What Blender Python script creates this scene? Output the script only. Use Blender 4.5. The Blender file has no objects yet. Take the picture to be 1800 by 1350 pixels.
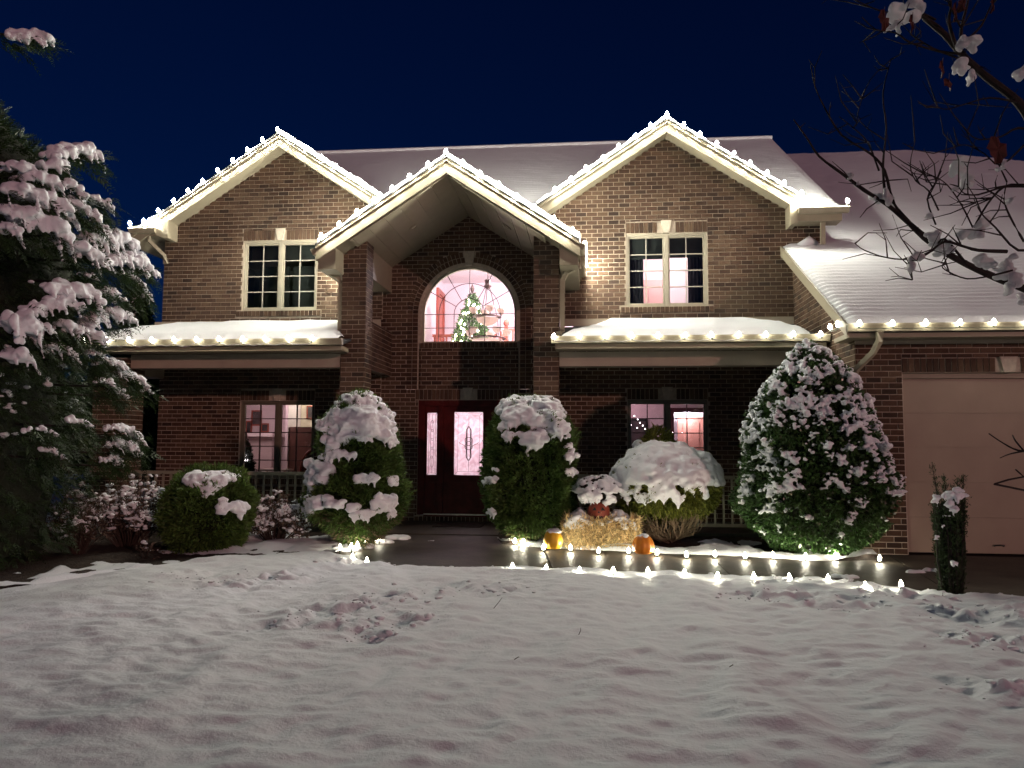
import bpy, bmesh, math, random
import numpy as np
from mathutils import Vector, Matrix

random.seed(7)
RNG = np.random.default_rng(11)
scene = bpy.context.scene
COL = scene.collection
R = math.radians

# ------------------------------------------------------------------ camera
FPX, YAW, PIT, ROL, CZ = 1350.0, R(5.75), R(4.42), R(.3), 1.49
_f = np.array([-math.sin(YAW) * math.cos(PIT), math.cos(YAW) * math.cos(PIT), math.sin(PIT)])
_r0 = np.array([math.cos(YAW), math.sin(YAW), 0])
_u0 = np.cross(_r0, _f)
_r = _r0 * math.cos(ROL) + _u0 * math.sin(ROL)
_u = _u0 * math.cos(ROL) - _r0 * math.sin(ROL)
CAM = np.array([0, 0, CZ])


def ray(x, y):
    return _f + _r * (x - 900) / FPX + _u * (675 - y) / FPX


def at(x, y, Y):                        # the place at distance Y from the street that is seen at a spot of the photograph
    d = ray(x, y)
    return CAM + d * (Y / d[1])


def atz(x, y, z=0.0):
    d = ray(x, y)
    return CAM + d * ((z - CZ) / d[2])


cd = bpy.data.cameras.new('camera')
cam = bpy.data.objects.new('camera', cd)
COL.objects.link(cam)
M = Matrix(((_r[0], _u[0], -_f[0], 0), (_r[1], _u[1], -_f[1], 0), (_r[2], _u[2], -_f[2], CZ), (0, 0, 0, 1)))
cam.matrix_world = M
cd.sensor_fit = 'HORIZONTAL'
cd.sensor_width = 36
cd.lens = 36 * FPX / 1800
cd.clip_start = .05
cd.clip_end = 2000
scene.camera = cam

# ------------------------------------------------------------------ sky, low glow from the street, exposure
w = bpy.data.worlds.new('World')
scene.world = w
w.use_nodes = True
nt = w.node_tree
bg = nt.nodes['Background']
sky = nt.nodes.new('ShaderNodeTexSky')
sky.sky_type = 'NISHITA'
sky.sun_disc = False
sky.sun_elevation = R(10)
sky.sun_rotation = R(140)
tint = nt.nodes.new('ShaderNodeMix')
tint.data_type = 'RGBA'
tint.blend_type = 'MULTIPLY'
tint.inputs[0].default_value = 1
tint.inputs[7].default_value = (.004, .038, .175, 1)
nt.links.new(sky.outputs[0], tint.inputs[6])
nt.links.new(tint.outputs[2], bg.inputs[0])
bg.inputs[1].default_value = .026

SUN_AZ, SUN_EL = R(40), R(10)
sl = bpy.data.lights.new('street_glow', 'SUN')
sl.energy = .34
sl.color = (1, .52, .46)
sl.angle = R(1.2)
so = bpy.data.objects.new('street_glow', sl)
COL.objects.link(so)
Ld = Vector((math.sin(SUN_AZ) * math.cos(SUN_EL), -math.cos(SUN_AZ) * math.cos(SUN_EL), math.sin(SUN_EL)))
so.rotation_euler = Ld.to_track_quat('Z', 'Y').to_euler()
so.location = Ld * 40

scene.view_settings.view_transform = 'Standard'
scene.view_settings.look = 'None'
scene.view_settings.exposure = 1.0
scene.view_settings.gamma = 1
scene.render.engine = 'CYCLES'
cy = scene.cycles
cy.use_denoising = True
cy.max_bounces = 8
cy.diffuse_bounces = 4
cy.transparent_max_bounces = 12
cy.sample_clamp_indirect = 3
cy.use_light_tree = True

# ------------------------------------------------------------------ materials


def _mat(name):
    m = bpy.data.materials.new(name)
    m.use_nodes = True
    n = m.node_tree
    return m, n, n.nodes['Principled BSDF']


def pmat(name, c, rough=.6, var=.25, scale=8, bump=0, bscale=40, spec=.4, metal=0, c2=None, island=False, trans=0):
    """base colour with grain: two noises mix darker and lighter versions of it, plus fine relief"""
    m, n, b = _mat(name)
    L = n.links.new
    co = n.nodes.new('ShaderNodeTexCoord')
    no = n.nodes.new('ShaderNodeTexNoise')
    no.inputs['Scale'].default_value = scale
    no.inputs['Detail'].default_value = 6
    L(co.outputs['Object'], no.inputs['Vector'])
    rp = n.nodes.new('ShaderNodeValToRGB')
    c2 = c2 or [v * (1 + var) for v in c]
    c1 = [v * (1 - var) for v in c]
    rp.color_ramp.elements[0].position = .3
    rp.color_ramp.elements[0].color = (*c1, 1)
    rp.color_ramp.elements[1].position = .7
    rp.color_ramp.elements[1].color = (*c2, 1)
    L(no.outputs['Fac'], rp.inputs[0])
    out = rp.outputs[0]
    if island:
        g = n.nodes.new('ShaderNodeNewGeometry')
        mr = n.nodes.new('ShaderNodeMapRange')
        mr.inputs[3].default_value = .55
        mr.inputs[4].default_value = 1.45
        L(g.outputs['Random Per Island'], mr.inputs[0])
        mx = n.nodes.new('ShaderNodeVectorMath')
        mx.operation = 'SCALE'
        L(out, mx.inputs[0])
        L(mr.outputs[0], mx.inputs['Scale'])
        out = mx.outputs[0]
    L(out, b.inputs['Base Color'])
    b.inputs['Roughness'].default_value = rough
    b.inputs['Specular IOR Level'].default_value = spec
    b.inputs['Metallic'].default_value = metal
    if bump:
        n2 = n.nodes.new('ShaderNodeTexNoise')
        n2.inputs['Scale'].default_value = bscale
        n2.inputs['Detail'].default_value = 5
        L(co.outputs['Object'], n2.inputs['Vector'])
        bp = n.nodes.new('ShaderNodeBump')
        bp.inputs['Strength'].default_value = 1
        bp.inputs['Distance'].default_value = bump
        L(n2.outputs['Fac'], bp.inputs['Height'])
        L(bp.outputs[0], b.inputs['Normal'])
    if trans:
        tr = n.nodes.new('ShaderNodeBsdfTranslucent')
        L(out, tr.inputs[0])
        ms = n.nodes.new('ShaderNodeMixShader')
        ms.inputs[0].default_value = trans
        L(b.outputs[0], ms.inputs[1])
        L(tr.outputs[0], ms.inputs[2])
        L(ms.outputs[0], n.nodes['Material Output'].inputs[0])
    return m


def brick_mat(name, single):
    m, n, b = _mat(name)
    L = n.links.new
    if single:
        src = n.nodes.new('ShaderNodeObjectInfo').outputs['Random']
    else:
        src = n.nodes.new('ShaderNodeNewGeometry').outputs['Random Per Island']
    rp = n.nodes.new('ShaderNodeValToRGB')
    cr = rp.color_ramp
    stops = [(0, (.037, .023, .016)), (.25, (.071, .041, .026)), (.5, (.087, .051, .032)), (.72, (.104, .065, .040)), (.9, (.123, .079, .051)), (1, (.065, .034, .022))]
    cr.elements[0].color = (*stops[0][1], 1)
    cr.elements[1].position = 1
    cr.elements[1].color = (*stops[-1][1], 1)
    for p, c in stops[1:-1]:
        cr.elements.new(p).color = (*c, 1)
    L(src, rp.inputs[0])
    co = n.nodes.new('ShaderNodeTexCoord')
    no = n.nodes.new('ShaderNodeTexNoise')
    no.inputs['Scale'].default_value = 28
    no.inputs['Detail'].default_value = 7
    L(co.outputs['Object'], no.inputs['Vector'])
    mr = n.nodes.new('ShaderNodeMapRange')
    mr.inputs[3].default_value = .55
    mr.inputs[4].default_value = 1.4
    L(no.outputs['Fac'], mr.inputs[0])
    vm = n.nodes.new('ShaderNodeVectorMath')
    vm.operation = 'SCALE'
    L(rp.outputs[0], vm.inputs[0])
    L(mr.outputs[0], vm.inputs['Scale'])
    geo = n.nodes.new('ShaderNodeNewGeometry')
    nw_ = n.nodes.new('ShaderNodeTexNoise')
    nw_.inputs['Scale'].default_value = .9
    nw_.inputs['Detail'].default_value = 5
    L(geo.outputs['Position'], nw_.inputs['Vector'])
    mw = n.nodes.new('ShaderNodeMapRange')
    mw.inputs[1].default_value = .3
    mw.inputs[2].default_value = .7
    mw.inputs[3].default_value = .74
    mw.inputs[4].default_value = 1.2
    L(nw_.outputs['Fac'], mw.inputs[0])
    vw = n.nodes.new('ShaderNodeVectorMath')
    vw.operation = 'SCALE'
    L(vm.outputs[0], vw.inputs[0])
    L(mw.outputs[0], vw.inputs['Scale'])
    L(vw.outputs[0], b.inputs['Base Color'])
    b.inputs['Roughness'].default_value = .85
    b.inputs['Specular IOR Level'].default_value = .25
    bp = n.nodes.new('ShaderNodeBump')
    bp.inputs['Distance'].default_value = .004
    n3 = n.nodes.new('ShaderNodeTexNoise')
    n3.inputs['Scale'].default_value = 90
    L(co.outputs['Object'], n3.inputs['Vector'])
    L(n3.outputs['Fac'], bp.inputs['Height'])
    L(bp.outputs[0], b.inputs['Normal'])
    return m


def snow_mat(name, bump=.004, c=(.80, .82, .86), bs=60):
    m, n, b = _mat(name)
    L = n.links.new
    co = n.nodes.new('ShaderNodeTexCoord')
    b.inputs['Base Color'].default_value = (*c, 1)
    b.inputs['Roughness'].default_value = .55
    b.inputs['Specular IOR Level'].default_value = .25
    prev = None
    for sc, d in ((bs, bump), (bs * 5, bump * .35)):
        no = n.nodes.new('ShaderNodeTexNoise')
        no.inputs['Scale'].default_value = sc
        no.inputs['Detail'].default_value = 4
        L(co.outputs['Object'], no.inputs['Vector'])
        bp = n.nodes.new('ShaderNodeBump')
        bp.inputs['Distance'].default_value = d
        L(no.outputs['Fac'], bp.inputs['Height'])
        if prev:
            L(prev, bp.inputs['Normal'])
        prev = bp.outputs[0]
    L(prev, b.inputs['Normal'])
    return m


def emit(name, c, s):
    m, n, b = _mat(name)
    e = n.nodes.new('ShaderNodeEmission')
    e.inputs[0].default_value = (*c, 1)
    e.inputs[1].default_value = s
    n.links.new(e.outputs[0], n.nodes['Material Output'].inputs[0])
    return m


def glass_mat(name, tintc=(.9, .92, .92), frost=0, refl=1.0):
    m, n, b = _mat(name)
    L = n.links.new
    t = n.nodes.new('ShaderNodeBsdfTransparent')
    t.inputs[0].default_value = (*tintc, 1)
    g = n.nodes.new('ShaderNodeBsdfGlossy')
    g.inputs['Roughness'].default_value = .03
    fr = n.nodes.new('ShaderNodeFresnel')
    fr.inputs[0].default_value = 1.5
    ml = n.nodes.new('ShaderNodeMath')
    ml.operation = 'MULTIPLY'
    ml.inputs[1].default_value = refl
    L(fr.outputs[0], ml.inputs[0])
    base = t.outputs[0]
    if frost:
        tl = n.nodes.new('ShaderNodeBsdfTranslucent')
        gco = n.nodes.new('ShaderNodeTexCoord')
        gno = n.nodes.new('ShaderNodeTexNoise')
        gno.inputs['Scale'].default_value = 7
        gno.inputs['Detail'].default_value = 5
        gno.inputs['Distortion'].default_value = 1.5
        L(gco.outputs['Object'], gno.inputs['Vector'])
        grp = n.nodes.new('ShaderNodeValToRGB')
        grp.color_ramp.elements[0].position = .36
        grp.color_ramp.elements[0].color = (.70, .54, .58, 1)
        grp.color_ramp.elements[1].position = .60
        grp.color_ramp.elements[1].color = (.92, .86, .89, 1)
        L(gno.outputs['Fac'], grp.inputs[0])
        L(grp.outputs[0], tl.inputs[0])
        mx = n.nodes.new('ShaderNodeMixShader')
        mx.inputs[0].default_value = frost
        L(base, mx.inputs[1])
        L(tl.outputs[0], mx.inputs[2])
        base = mx.outputs[0]
    ms = n.nodes.new('ShaderNodeMixShader')
    L(ml.outputs[0], ms.inputs[0])
    L(base, ms.inputs[1])
    L(g.outputs[0], ms.inputs[2])
    L(ms.outputs[0], n.nodes['Material Output'].inputs[0])
    return m


BRICK1 = brick_mat('brick_single', True)
BRICKN = brick_mat('brick_many', False)
MORTAR = pmat('mortar', (.45, .39, .31), .9, .2, 14, .003, 120)
CREAM = pmat('cream_trim', (.30, .265, .19), .45, .06, 5, .0006, 30)
TAN = pmat('tan_beam', (.42, .36, .28), .55, .08, 4, .0008, 40)
STONE = pmat('keystone_stone', (.52, .47, .38), .8, .15, 20, .002, 90)
SHINGLE = pmat('shingle', (.045, .045, .05), .9, .3, 30, .003, 90)
SNOW = snow_mat('snow')
SNOWROOF = snow_mat('roof_snow', .006, bs=25)
SNOWLAWN = snow_mat('lawn_snow', .006, bs=35)
CORD = pmat('cord', (.10, .12, .09), .6, .1, 5)
CORDW = pmat('snowy_cord', (.7, .7, .66), .6, .1, 25)
BULB = emit('bulb_glow', (1, .965, .81), 410)
BULBG = emit('gutter_bulb_glow', (1, .955, .78), 34)
BULBS = emit('stake_glow', (1, .94, .72), 110)
BULBL = emit('stake_glow_dim', (1, .94, .72), 38)
MINI = emit('mini_light', (1, .9, .6), 26)
MINIP = emit('mini_light_pink', (1, .85, .9), 9)
WINFRAME = pmat('window_frame', (.40, .37, .29), .45, .06, 6)
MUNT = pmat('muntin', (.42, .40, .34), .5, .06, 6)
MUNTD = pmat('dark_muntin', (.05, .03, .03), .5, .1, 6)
GLASS = glass_mat('glass')
GLASSD = glass_mat('door_glass', frost=.75)
MAHOG = pmat('mahogany', (.085, .010, .009), .45, .3, 6, .0008, 30, spec=.2)
RWOOD = pmat('red_wood', (.33, .09, .06), .45, .2, 5)
PINKWALL = pmat('room_wall', (.68, .60, .62), .8, .03, 3)
CEIL = pmat('room_ceiling', (.75, .70, .70), .85, .03, 3)
FLOORW = pmat('room_floor', (.25, .14, .08), .5, .2, 6)
CONC = pmat('concrete', (.042, .034, .026), .53, .35, 2.5, .006, 20, c2=(.075, .062, .047), spec=.24)
MULCH = pmat('mulch', (.035, .022, .015), .95, .5, 18, .02, 40)
BARK = pmat('bark', (.024, .018, .016), .9, .35, 22, .004, 60)
TWIG = pmat('twig', (.055, .035, .028), .8, .3, 30)
STEM = pmat('bare_stem', (.22, .16, .10), .85, .3, 25)
DARKM = pmat('dark_metal', (.02, .02, .02), .4, .2, 10)
LEAFC = pmat('conifer_leaf', (.024, .048, .013), .6, .35, 3, island=True, trans=.2)
LEAFA = pmat('arbor_leaf', (.080, .140, .030), .6, .4, 5, island=True, trans=.25)
LEAFY = pmat('yellow_leaf', (.15, .17, .025), .6, .35, 5, island=True, trans=.25)
LEAFH = pmat('holly_leaf', (.050, .105, .028), .28, .3, 6, island=True, trans=.12, spec=.6)
CORE = pmat('core_shade', (.012, .016, .007), .95, .4, 12, .02, 25)  # near-black colour standing for the shade deep inside crowns
DEADLEAF = pmat('dead_leaf', (.055, .012, .010), .8, .4, 20, trans=.15)
DRYLEAF = pmat('dry_leaf', (.10, .075, .055), .8, .4, 20, island=True)
STRAW = pmat('straw', (.66, .50, .25), .75, .35, 20, island=True)
ORANGE = pmat('pumpkin_orange', (.62, .20, .02), .4, .15, 5, .002, 30)
YELLOW = pmat('pumpkin_yellow', (.68, .36, .02), .4, .12, 5, .002, 30)
JACK = pmat('jack_red', (.26, .05, .03), .4, .2, 8)
BLACK = pmat('black_paint', (.008, .008, .008), .5, .1, 9)
GDOOR = pmat('garage_door', (.33, .265, .20), .5, .10, 1.6, .0015, 60)
IVORY = pmat('lamp_bowl', (.75, .66, .58), .4, .05, 5, trans=.4)
BRONZE = pmat('bronze', (.10, .07, .06), .4, .2, 10, metal=.6)
FABRIC = pmat('dark_fabric', (.045, .045, .055), .9, .2, 12)
BLIND = pmat('dark_blind', (.05, .06, .055), .7, .1, 6)
GREENRAIL = pmat('rail_paint', (.28, .27, .20), .55, .1, 6)
SKIRT = pmat('skirt_paint', (.06, .065, .045), .6, .15, 6)
PICT = pmat('picture_dark', (.03, .03, .04), .5, .5, 4, c2=(.12, .10, .10))
ICE = pmat('icy_snow', (.78, .78, .80), .35, .05, 12, .004, 50, trans=.55)
GROUNDSNOW = snow_mat('ground_snow', .01, bs=8)

# ------------------------------------------------------------------ mesh helpers


class MB:
    """collects shapes and links them as ONE mesh object"""

    def __init__(s):
        s.v, s.f = [], []

    def poly(s, pts):
        i = len(s.v)
        s.v += [tuple(p) for p in pts]
        s.f.append(tuple(range(i, i + len(pts))))
        return s

    def box(s, x0, x1, y0, y1, z0, z1):
        i = len(s.v)
        s.v += [(x0, y0, z0), (x1, y0, z0), (x1, y1, z0), (x0, y1, z0), (x0, y0, z1), (x1, y0, z1), (x1, y1, z1), (x0, y1, z1)]
        for q in ((0, 3, 2, 1), (4, 5, 6, 7), (0, 1, 5, 4), (1, 2, 6, 5), (2, 3, 7, 6), (3, 0, 4, 7)):
            s.f.append(tuple(i + k for k in q))
        return s

    def obox(s, c, ax, ay, az):
        """box about centre c with half axes ax, ay, az"""
        c, ax, ay, az = (np.array(k, float) for k in (c, ax, ay, az))
        i = len(s.v)
        for sz in (-1, 1):
            for sx, sy in ((-1, -1), (1, -1), (1, 1), (-1, 1)):
                s.v.append(tuple(c + sx * ax + sy * ay + sz * az))
        for q in ((0, 3, 2, 1), (4, 5, 6, 7), (0, 1, 5, 4), (1, 2, 6, 5), (2, 3, 7, 6), (3, 0, 4, 7)):
            s.f.append(tuple(i + k for k in q))
        return s

    def prism(s, poly, d):
        """closed polygon (3-D points) swept by vector d"""
        n = len(poly)
        i = len(s.v)
        s.v += [tuple(p) for p in poly] + [tuple(np.array(p) + np.array(d)) for p in poly]
        s.f.append(tuple(range(i, i + n)))
        s.f.append(tuple(range(i + 2 * n - 1, i + n - 1, -1)))
        for k in range(n):
            a, b = k, (k + 1) % n
            s.f.append((i + b, i + a, i + n + a, i + n + b))
        return s

    def tube(s, pts, rad, seg=6, flat=None, caps=True):
        pts = [np.array(p, float) for p in pts]
        n = len(pts)
        if not hasattr(rad, '__len__'):
            rad = [rad] * n
        i = len(s.v)
        ref = np.array([0, 0, 1.])
        for k in range(n):
            t = pts[min(k + 1, n - 1)] - pts[max(k - 1, 0)]
            t /= (np.linalg.norm(t) + 1e-9)
            rf = ref if abs(t[2]) < .93 else np.array([0, 1., 0])
            a = np.cross(t, rf)
            a /= np.linalg.norm(a)
            b = np.cross(a, t)
            for q in range(seg):
                th = 2 * math.pi * (q + .5) / seg
                s.v.append(tuple(pts[k] + a * math.cos(th) * rad[k] * (flat[0] if flat else 1) + b * math.sin(th) * rad[k] * (flat[1] if flat else 1)))
        for k in range(n - 1):
            for q in range(seg):
                q2 = (q + 1) % seg
                s.f.append((i + k * seg + q, i + k * seg + q2, i + (k + 1) * seg + q2, i + (k + 1) * seg + q))
        if caps:
            s.f.append(tuple(i + q for q in range(seg - 1, -1, -1)))
            s.f.append(tuple(i + (n - 1) * seg + q for q in range(seg)))
        return s

    def lathe(s, prof, c=(0, 0, 0), seg=16, fn=None):
        i = len(s.v)
        for r_, z_ in prof:
            for q in range(seg):
                th = 2 * math.pi * q / seg
                rr = r_ * (fn(th) if fn else 1)
                s.v.append((c[0] + rr * math.cos(th), c[1] + rr * math.sin(th), c[2] + z_))
        n = len(prof)
        for k in range(n - 1):
            for q in range(seg):
                q2 = (q + 1) % seg
                s.f.append((i + k * seg + q, i + k * seg + q2, i + (k + 1) * seg + q2, i + (k + 1) * seg + q))
        s.f.append(tuple(i + q for q in range(seg - 1, -1, -1)))
        s.f.append(tuple(i + (n - 1) * seg + q for q in range(seg)))
        return s

    def mesh(s, name, mat, smooth=False):
        me = bpy.data.meshes.new(name)
        me.from_pydata(s.v, [], s.f)
        if mat:
            me.materials.append(mat)
        if smooth:
            me.polygons.foreach_set('use_smooth', [True] * len(me.polygons))
        me.update()
        return me

    def build(s, name, mat, parent=None, smooth=False):
        return obj(name, s.mesh(name, mat, smooth), parent)


def obj(name, me, parent=None, kind=None, label=None, cat=None, group=None):
    o = bpy.data.objects.new(name, me)
    COL.objects.link(o)
    if parent is not None:
        o.parent = parent
        if parent.parent is None:
            o.matrix_parent_inverse = Matrix.Translation(-parent.location)
        else:
            o.matrix_parent_inverse = Matrix.Translation(-(parent.location if parent.type == 'EMPTY' else Vector()))
    return tag(o, label, cat, group, kind)


def tag(o, label=None, cat=None, group=None, kind=None):
    for k, v in (('label', label), ('category', cat), ('group', group), ('kind', kind)):
        if v:
            o[k] = v
    return o


def thing(name, label, cat, loc=(0, 0, 0), group=None):
    o = bpy.data.objects.new(name, None)
    COL.objects.link(o)
    o.location = Vector(loc)
    o.empty_display_size = .2
    return tag(o, label, cat, group)


def np_mesh(name, V, Fq, mat, smooth=False):
    """fast mesh from arrays: V (n,3), Fq (m,k) with equal face sizes"""
    me = bpy.data.meshes.new(name)
    V = np.ascontiguousarray(V, np.float32)
    Fq = np.ascontiguousarray(Fq, np.int32)
    m, k = Fq.shape
    me.vertices.add(len(V))
    me.vertices.foreach_set('co', V.ravel())
    me.loops.add(m * k)
    me.loops.foreach_set('vertex_index', Fq.ravel())
    me.polygons.add(m)
    me.polygons.foreach_set('loop_start', np.arange(0, m * k, k, dtype=np.int32))
    me.polygons.foreach_set('use_smooth', np.full(m, smooth))
    me.materials.append(mat)
    me.update(calc_edges=True)
    me.validate()
    return me


# ------------------------------------------------------------------ noise


def _hash(ix, iy, iz, seed):
    h = (ix * 374761393 + iy * 668265263 + iz * 2147483647 + seed * 1274126177) & 0xffffffff
    h = ((h ^ (h >> 13)) * 1274126177) & 0xffffffff
    return ((h ^ (h >> 16)) & 0xffff) / 65535.0


def noise3(P, sc=1.0, seed=0):
    """smooth value noise in -1..1"""
    p = np.asarray(P, float) * sc + 1000.0
    i = np.floor(p).astype(np.int64)
    f_ = p - i
    f_ = f_ * f_ * f_ * (f_ * (f_ * 6 - 15) + 10)
    out = 0
    for dx in (0, 1):
        for dy in (0, 1):
            for dz in (0, 1):
                wt = (f_[..., 0] if dx else 1 - f_[..., 0]) * (f_[..., 1] if dy else 1 - f_[..., 1]) * (f_[..., 2] if dz else 1 - f_[..., 2])
                out = out + wt * _hash(i[..., 0] + dx, i[..., 1] + dy, i[..., 2] + dz, seed)
    return out * 2 - 1


def noise2(x, y, sc=1.0, seed=0):
    return noise3(np.stack([x, y, np.zeros_like(x) + .5], -1), sc, seed)


def grid_faces(nu, nv):
    a = np.arange(nu * nv).reshape(nv, nu)
    return np.stack([a[:-1, :-1].ravel(), a[:-1, 1:].ravel(), a[1:, 1:].ravel(), a[1:, :-1].ravel()], 1)


# ------------------------------------------------------------------ snow bodies and foliage

_ico = bmesh.new()
bmesh.ops.create_icosphere(_ico, subdivisions=2, radius=1)
_ico.verts.ensure_lookup_table()
ICOV = np.array([v.co[:] for v in _ico.verts])
ICOF = np.array([[v.index for v in f.verts] for f in _ico.faces])
_ico.free()
PENDING = []


def snow_body(name, blobs, voxel, parent=None, mat=None, lump=.25, seed=0, grain=1.0, smooth=3, **kw):
    """clumps given as (x,y,z,rx,ry,rz), melted together later in one pass"""
    B = np.array(blobs, float)
    V = (ICOV[None] * B[:, None, 3:6]) + B[:, None, :3]
    V = V.reshape(-1, 3)
    rr = np.repeat(B[:, 3:6].mean(1), len(ICOV))
    C0 = np.repeat(B[:, :3], len(ICOV), 0)
    n = noise3(V, .5 / max(.02, rr.mean()) * 1.3, seed) * lump
    V = V + (V - C0) * n[:, None]
    Fq = (ICOF[None] + (np.arange(len(B)) * len(ICOV))[:, None, None]).reshape(-1, 3)
    me = np_mesh(name, V, Fq, mat or SNOW, True)
    o = obj(name, me, parent, **kw)
    md = o.modifiers.new('melt', 'REMESH')
    md.mode = 'VOXEL'
    md.voxel_size = voxel
    md.use_smooth_shade = True
    sm = o.modifiers.new('soften', 'SMOOTH')
    sm.factor = .5
    sm.iterations = smooth
    PENDING.append((o, grain, voxel))
    return o


def settle_snow():
    bpy.context.view_layer.update()
    dg = bpy.context.evaluated_depsgraph_get()
    new = [(o, g_, v_, bpy.data.meshes.new_from_object(o.evaluated_get(dg))) for o, g_, v_ in PENDING]
    for o, g_, v_, me in new:
        old = o.data
        nv_ = len(me.vertices)
        if nv_:
            co = np.empty(nv_ * 3, np.float32)
            no = np.empty(nv_ * 3, np.float32)
            me.vertices.foreach_get('co', co)
            me.vertices.foreach_get('normal', no)
            co, no = co.reshape(-1, 3), no.reshape(-1, 3)
            d_ = noise3(co, .11 / v_, 3) * v_ * .9 + noise3(co, .30 / v_, 4) * v_ * .45
            co = co + no * (d_ * g_)[:, None]
            me.vertices.foreach_set('co', co.astype(np.float32).ravel())
            me.update()
        o.modifiers.clear()
        me.name = o.name
        if not me.materials:
            me.materials.append(old.materials[0])
        o.data = me
        bpy.data.meshes.remove(old)
    PENDING.clear()


def unit(a):
    return a / (np.linalg.norm(a, axis=-1, keepdims=True) + 1e-9)


def leaves(name, P, D, length, width, k, spread, mat, parent=None, kind=None, droop=0, rng=RNG):
    """k narrow leaf blades fanned from every point of P about direction D, joined as one mesh"""
    n = len(P)
    P = np.repeat(P, k, 0)
    D = np.repeat(unit(D), k, 0)
    d = unit(D + rng.normal(0, spread, D.shape) + np.array([0, 0, -droop]))
    L_ = length * rng.uniform(.55, 1.25, (n * k, 1))
    sd = unit(np.cross(d, rng.normal(0, 1, d.shape)))
    w_ = width * rng.uniform(.7, 1.2, (n * k, 1))
    P = P + rng.normal(0, length * .22, P.shape)
    mid = P + d * L_ * .5
    tip = P + d * L_ + np.array([0, 0, -1]) * L_ * droop * .3
    V = np.stack([P, mid + sd * w_, tip, mid - sd * w_], 1).reshape(-1, 3)
    Fq = np.arange(n * k * 4).reshape(-1, 4)
    return obj(name, np_mesh(name, V, Fq, mat), parent, kind)


def fronds(name, P, D, L_, mat, parent=None, kind=None, rng=RNG, pairs=6):
    """flat drooping sprays: an axis with slim leaflets to both sides"""
    n = len(P)
    D = unit(unit(D) + rng.normal(0, .33, (n, 3)))
    S = unit(np.cross(D, np.array([0, 0, 1.0]) + rng.normal(0, .35, (n, 3))))
    Ln = L_ * rng.uniform(.6, 1.3, (n, 1))
    quads = []
    for i in range(pairs):
        t = (i + .4) / pairs
        o = P + D * Ln * t + np.array([0, 0, -1]) * Ln * .28 * t * t
        for sg in (-1, 1):
            d = unit(D * .8 + S * sg * .75 + np.array([0, 0, -.15]) + rng.normal(0, .12, (n, 3)))
            l2 = Ln * .42 * (1.05 - .7 * t)
            sd = unit(np.cross(d, np.cross(D, S)))
            w2 = l2 * .13
            quads.append(np.stack([o, o + d * l2 * .45 + sd * w2, o + d * l2, o + d * l2 * .45 - sd * w2], 1))
    V = np.concatenate(quads).reshape(-1, 3)
    return obj(name, np_mesh(name, V, np.arange(len(V)).reshape(-1, 4), mat), parent, kind)


def crown_points(c, prof, n, rng, lump=.12, shell=.55, lsc=3.0, seed=1, squash=1.0):
    """points near the surface of a turned, lumpy crown; prof = [(z, r)], returns points and outward directions"""
    zs, rs = np.array(prof).T
    zz = rng.uniform(zs[0], zs[-1], n * 4)
    rr = np.interp(zz, zs, rs)
    keep = rng.uniform(0, rs.max(), n * 4) < rr + .08 * rs.max()
    zz, rr = zz[keep][:n], rr[keep][:n]
    th = rng.uniform(0, 2 * math.pi, len(zz))
    dirs = np.stack([np.cos(th), np.sin(th) * squash, zz * 0], 1)
    surf = np.stack([dirs[:, 0] * rr, dirs[:, 1] * rr, zz], 1)
    nn = noise3(surf, lsc, seed) * .7 + noise3(surf, lsc * 2.3, seed + 5) * .4
    depth = 1 - (1 - shell) * rng.uniform(0, 1, len(zz)) ** 1.7
    sc_ = (1 + lump * nn) * depth
    P = np.stack([surf[:, 0] * sc_, surf[:, 1] * sc_, zz + lump * .3 * nn], 1)
    slope = -np.gradient(rs, zs)
    sl_ = np.interp(zz, zs, slope)
    N = unit(np.stack([dirs[:, 0], dirs[:, 1], np.clip(sl_, -1, 2)], 1))
    return P + np.array(c), N


def crown_core(name, c, prof, scale, parent, lump=.1, seed=3, lsc=3, mat=None):  # added opaque hull that darkens a crown's inside and stops see-through
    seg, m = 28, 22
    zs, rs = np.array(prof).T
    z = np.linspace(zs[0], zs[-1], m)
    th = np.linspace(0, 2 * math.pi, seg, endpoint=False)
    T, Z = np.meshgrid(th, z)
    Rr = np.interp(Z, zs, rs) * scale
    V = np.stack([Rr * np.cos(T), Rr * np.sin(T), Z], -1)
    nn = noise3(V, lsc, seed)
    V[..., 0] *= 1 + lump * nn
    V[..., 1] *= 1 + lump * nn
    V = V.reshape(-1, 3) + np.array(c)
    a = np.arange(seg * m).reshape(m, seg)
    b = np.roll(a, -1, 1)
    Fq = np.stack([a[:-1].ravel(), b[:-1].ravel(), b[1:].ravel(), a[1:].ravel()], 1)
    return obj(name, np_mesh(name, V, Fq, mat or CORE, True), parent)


# ------------------------------------------------------------------ THE HOUSE
W, E, G = 14.3, 14.5, 11.14             # distances of front wall, entry wall, garage front
BH, BL, J = .0813, .2032, .0125         # brick course, brick length, joint
house = thing('brick_house', 'two storey brown brick house with three lit gables and snowy roofs', 'house', (-2.3, W, 0))
allb = MB()                             # bricks too many to pick out singly
singles = []                            # (parent, list of brick boxes) for the 300 that show largest


def cut(iv, a, b):
    out = []
    for s0, s1 in iv:
        if b <= s0 or a >= s1:
            out.append((s0, s1))
        else:
            if a - s0 > .012:
                out.append((s0, a))
            if s1 - b > .012:
                out.append((b, s1))
    return out


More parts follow.
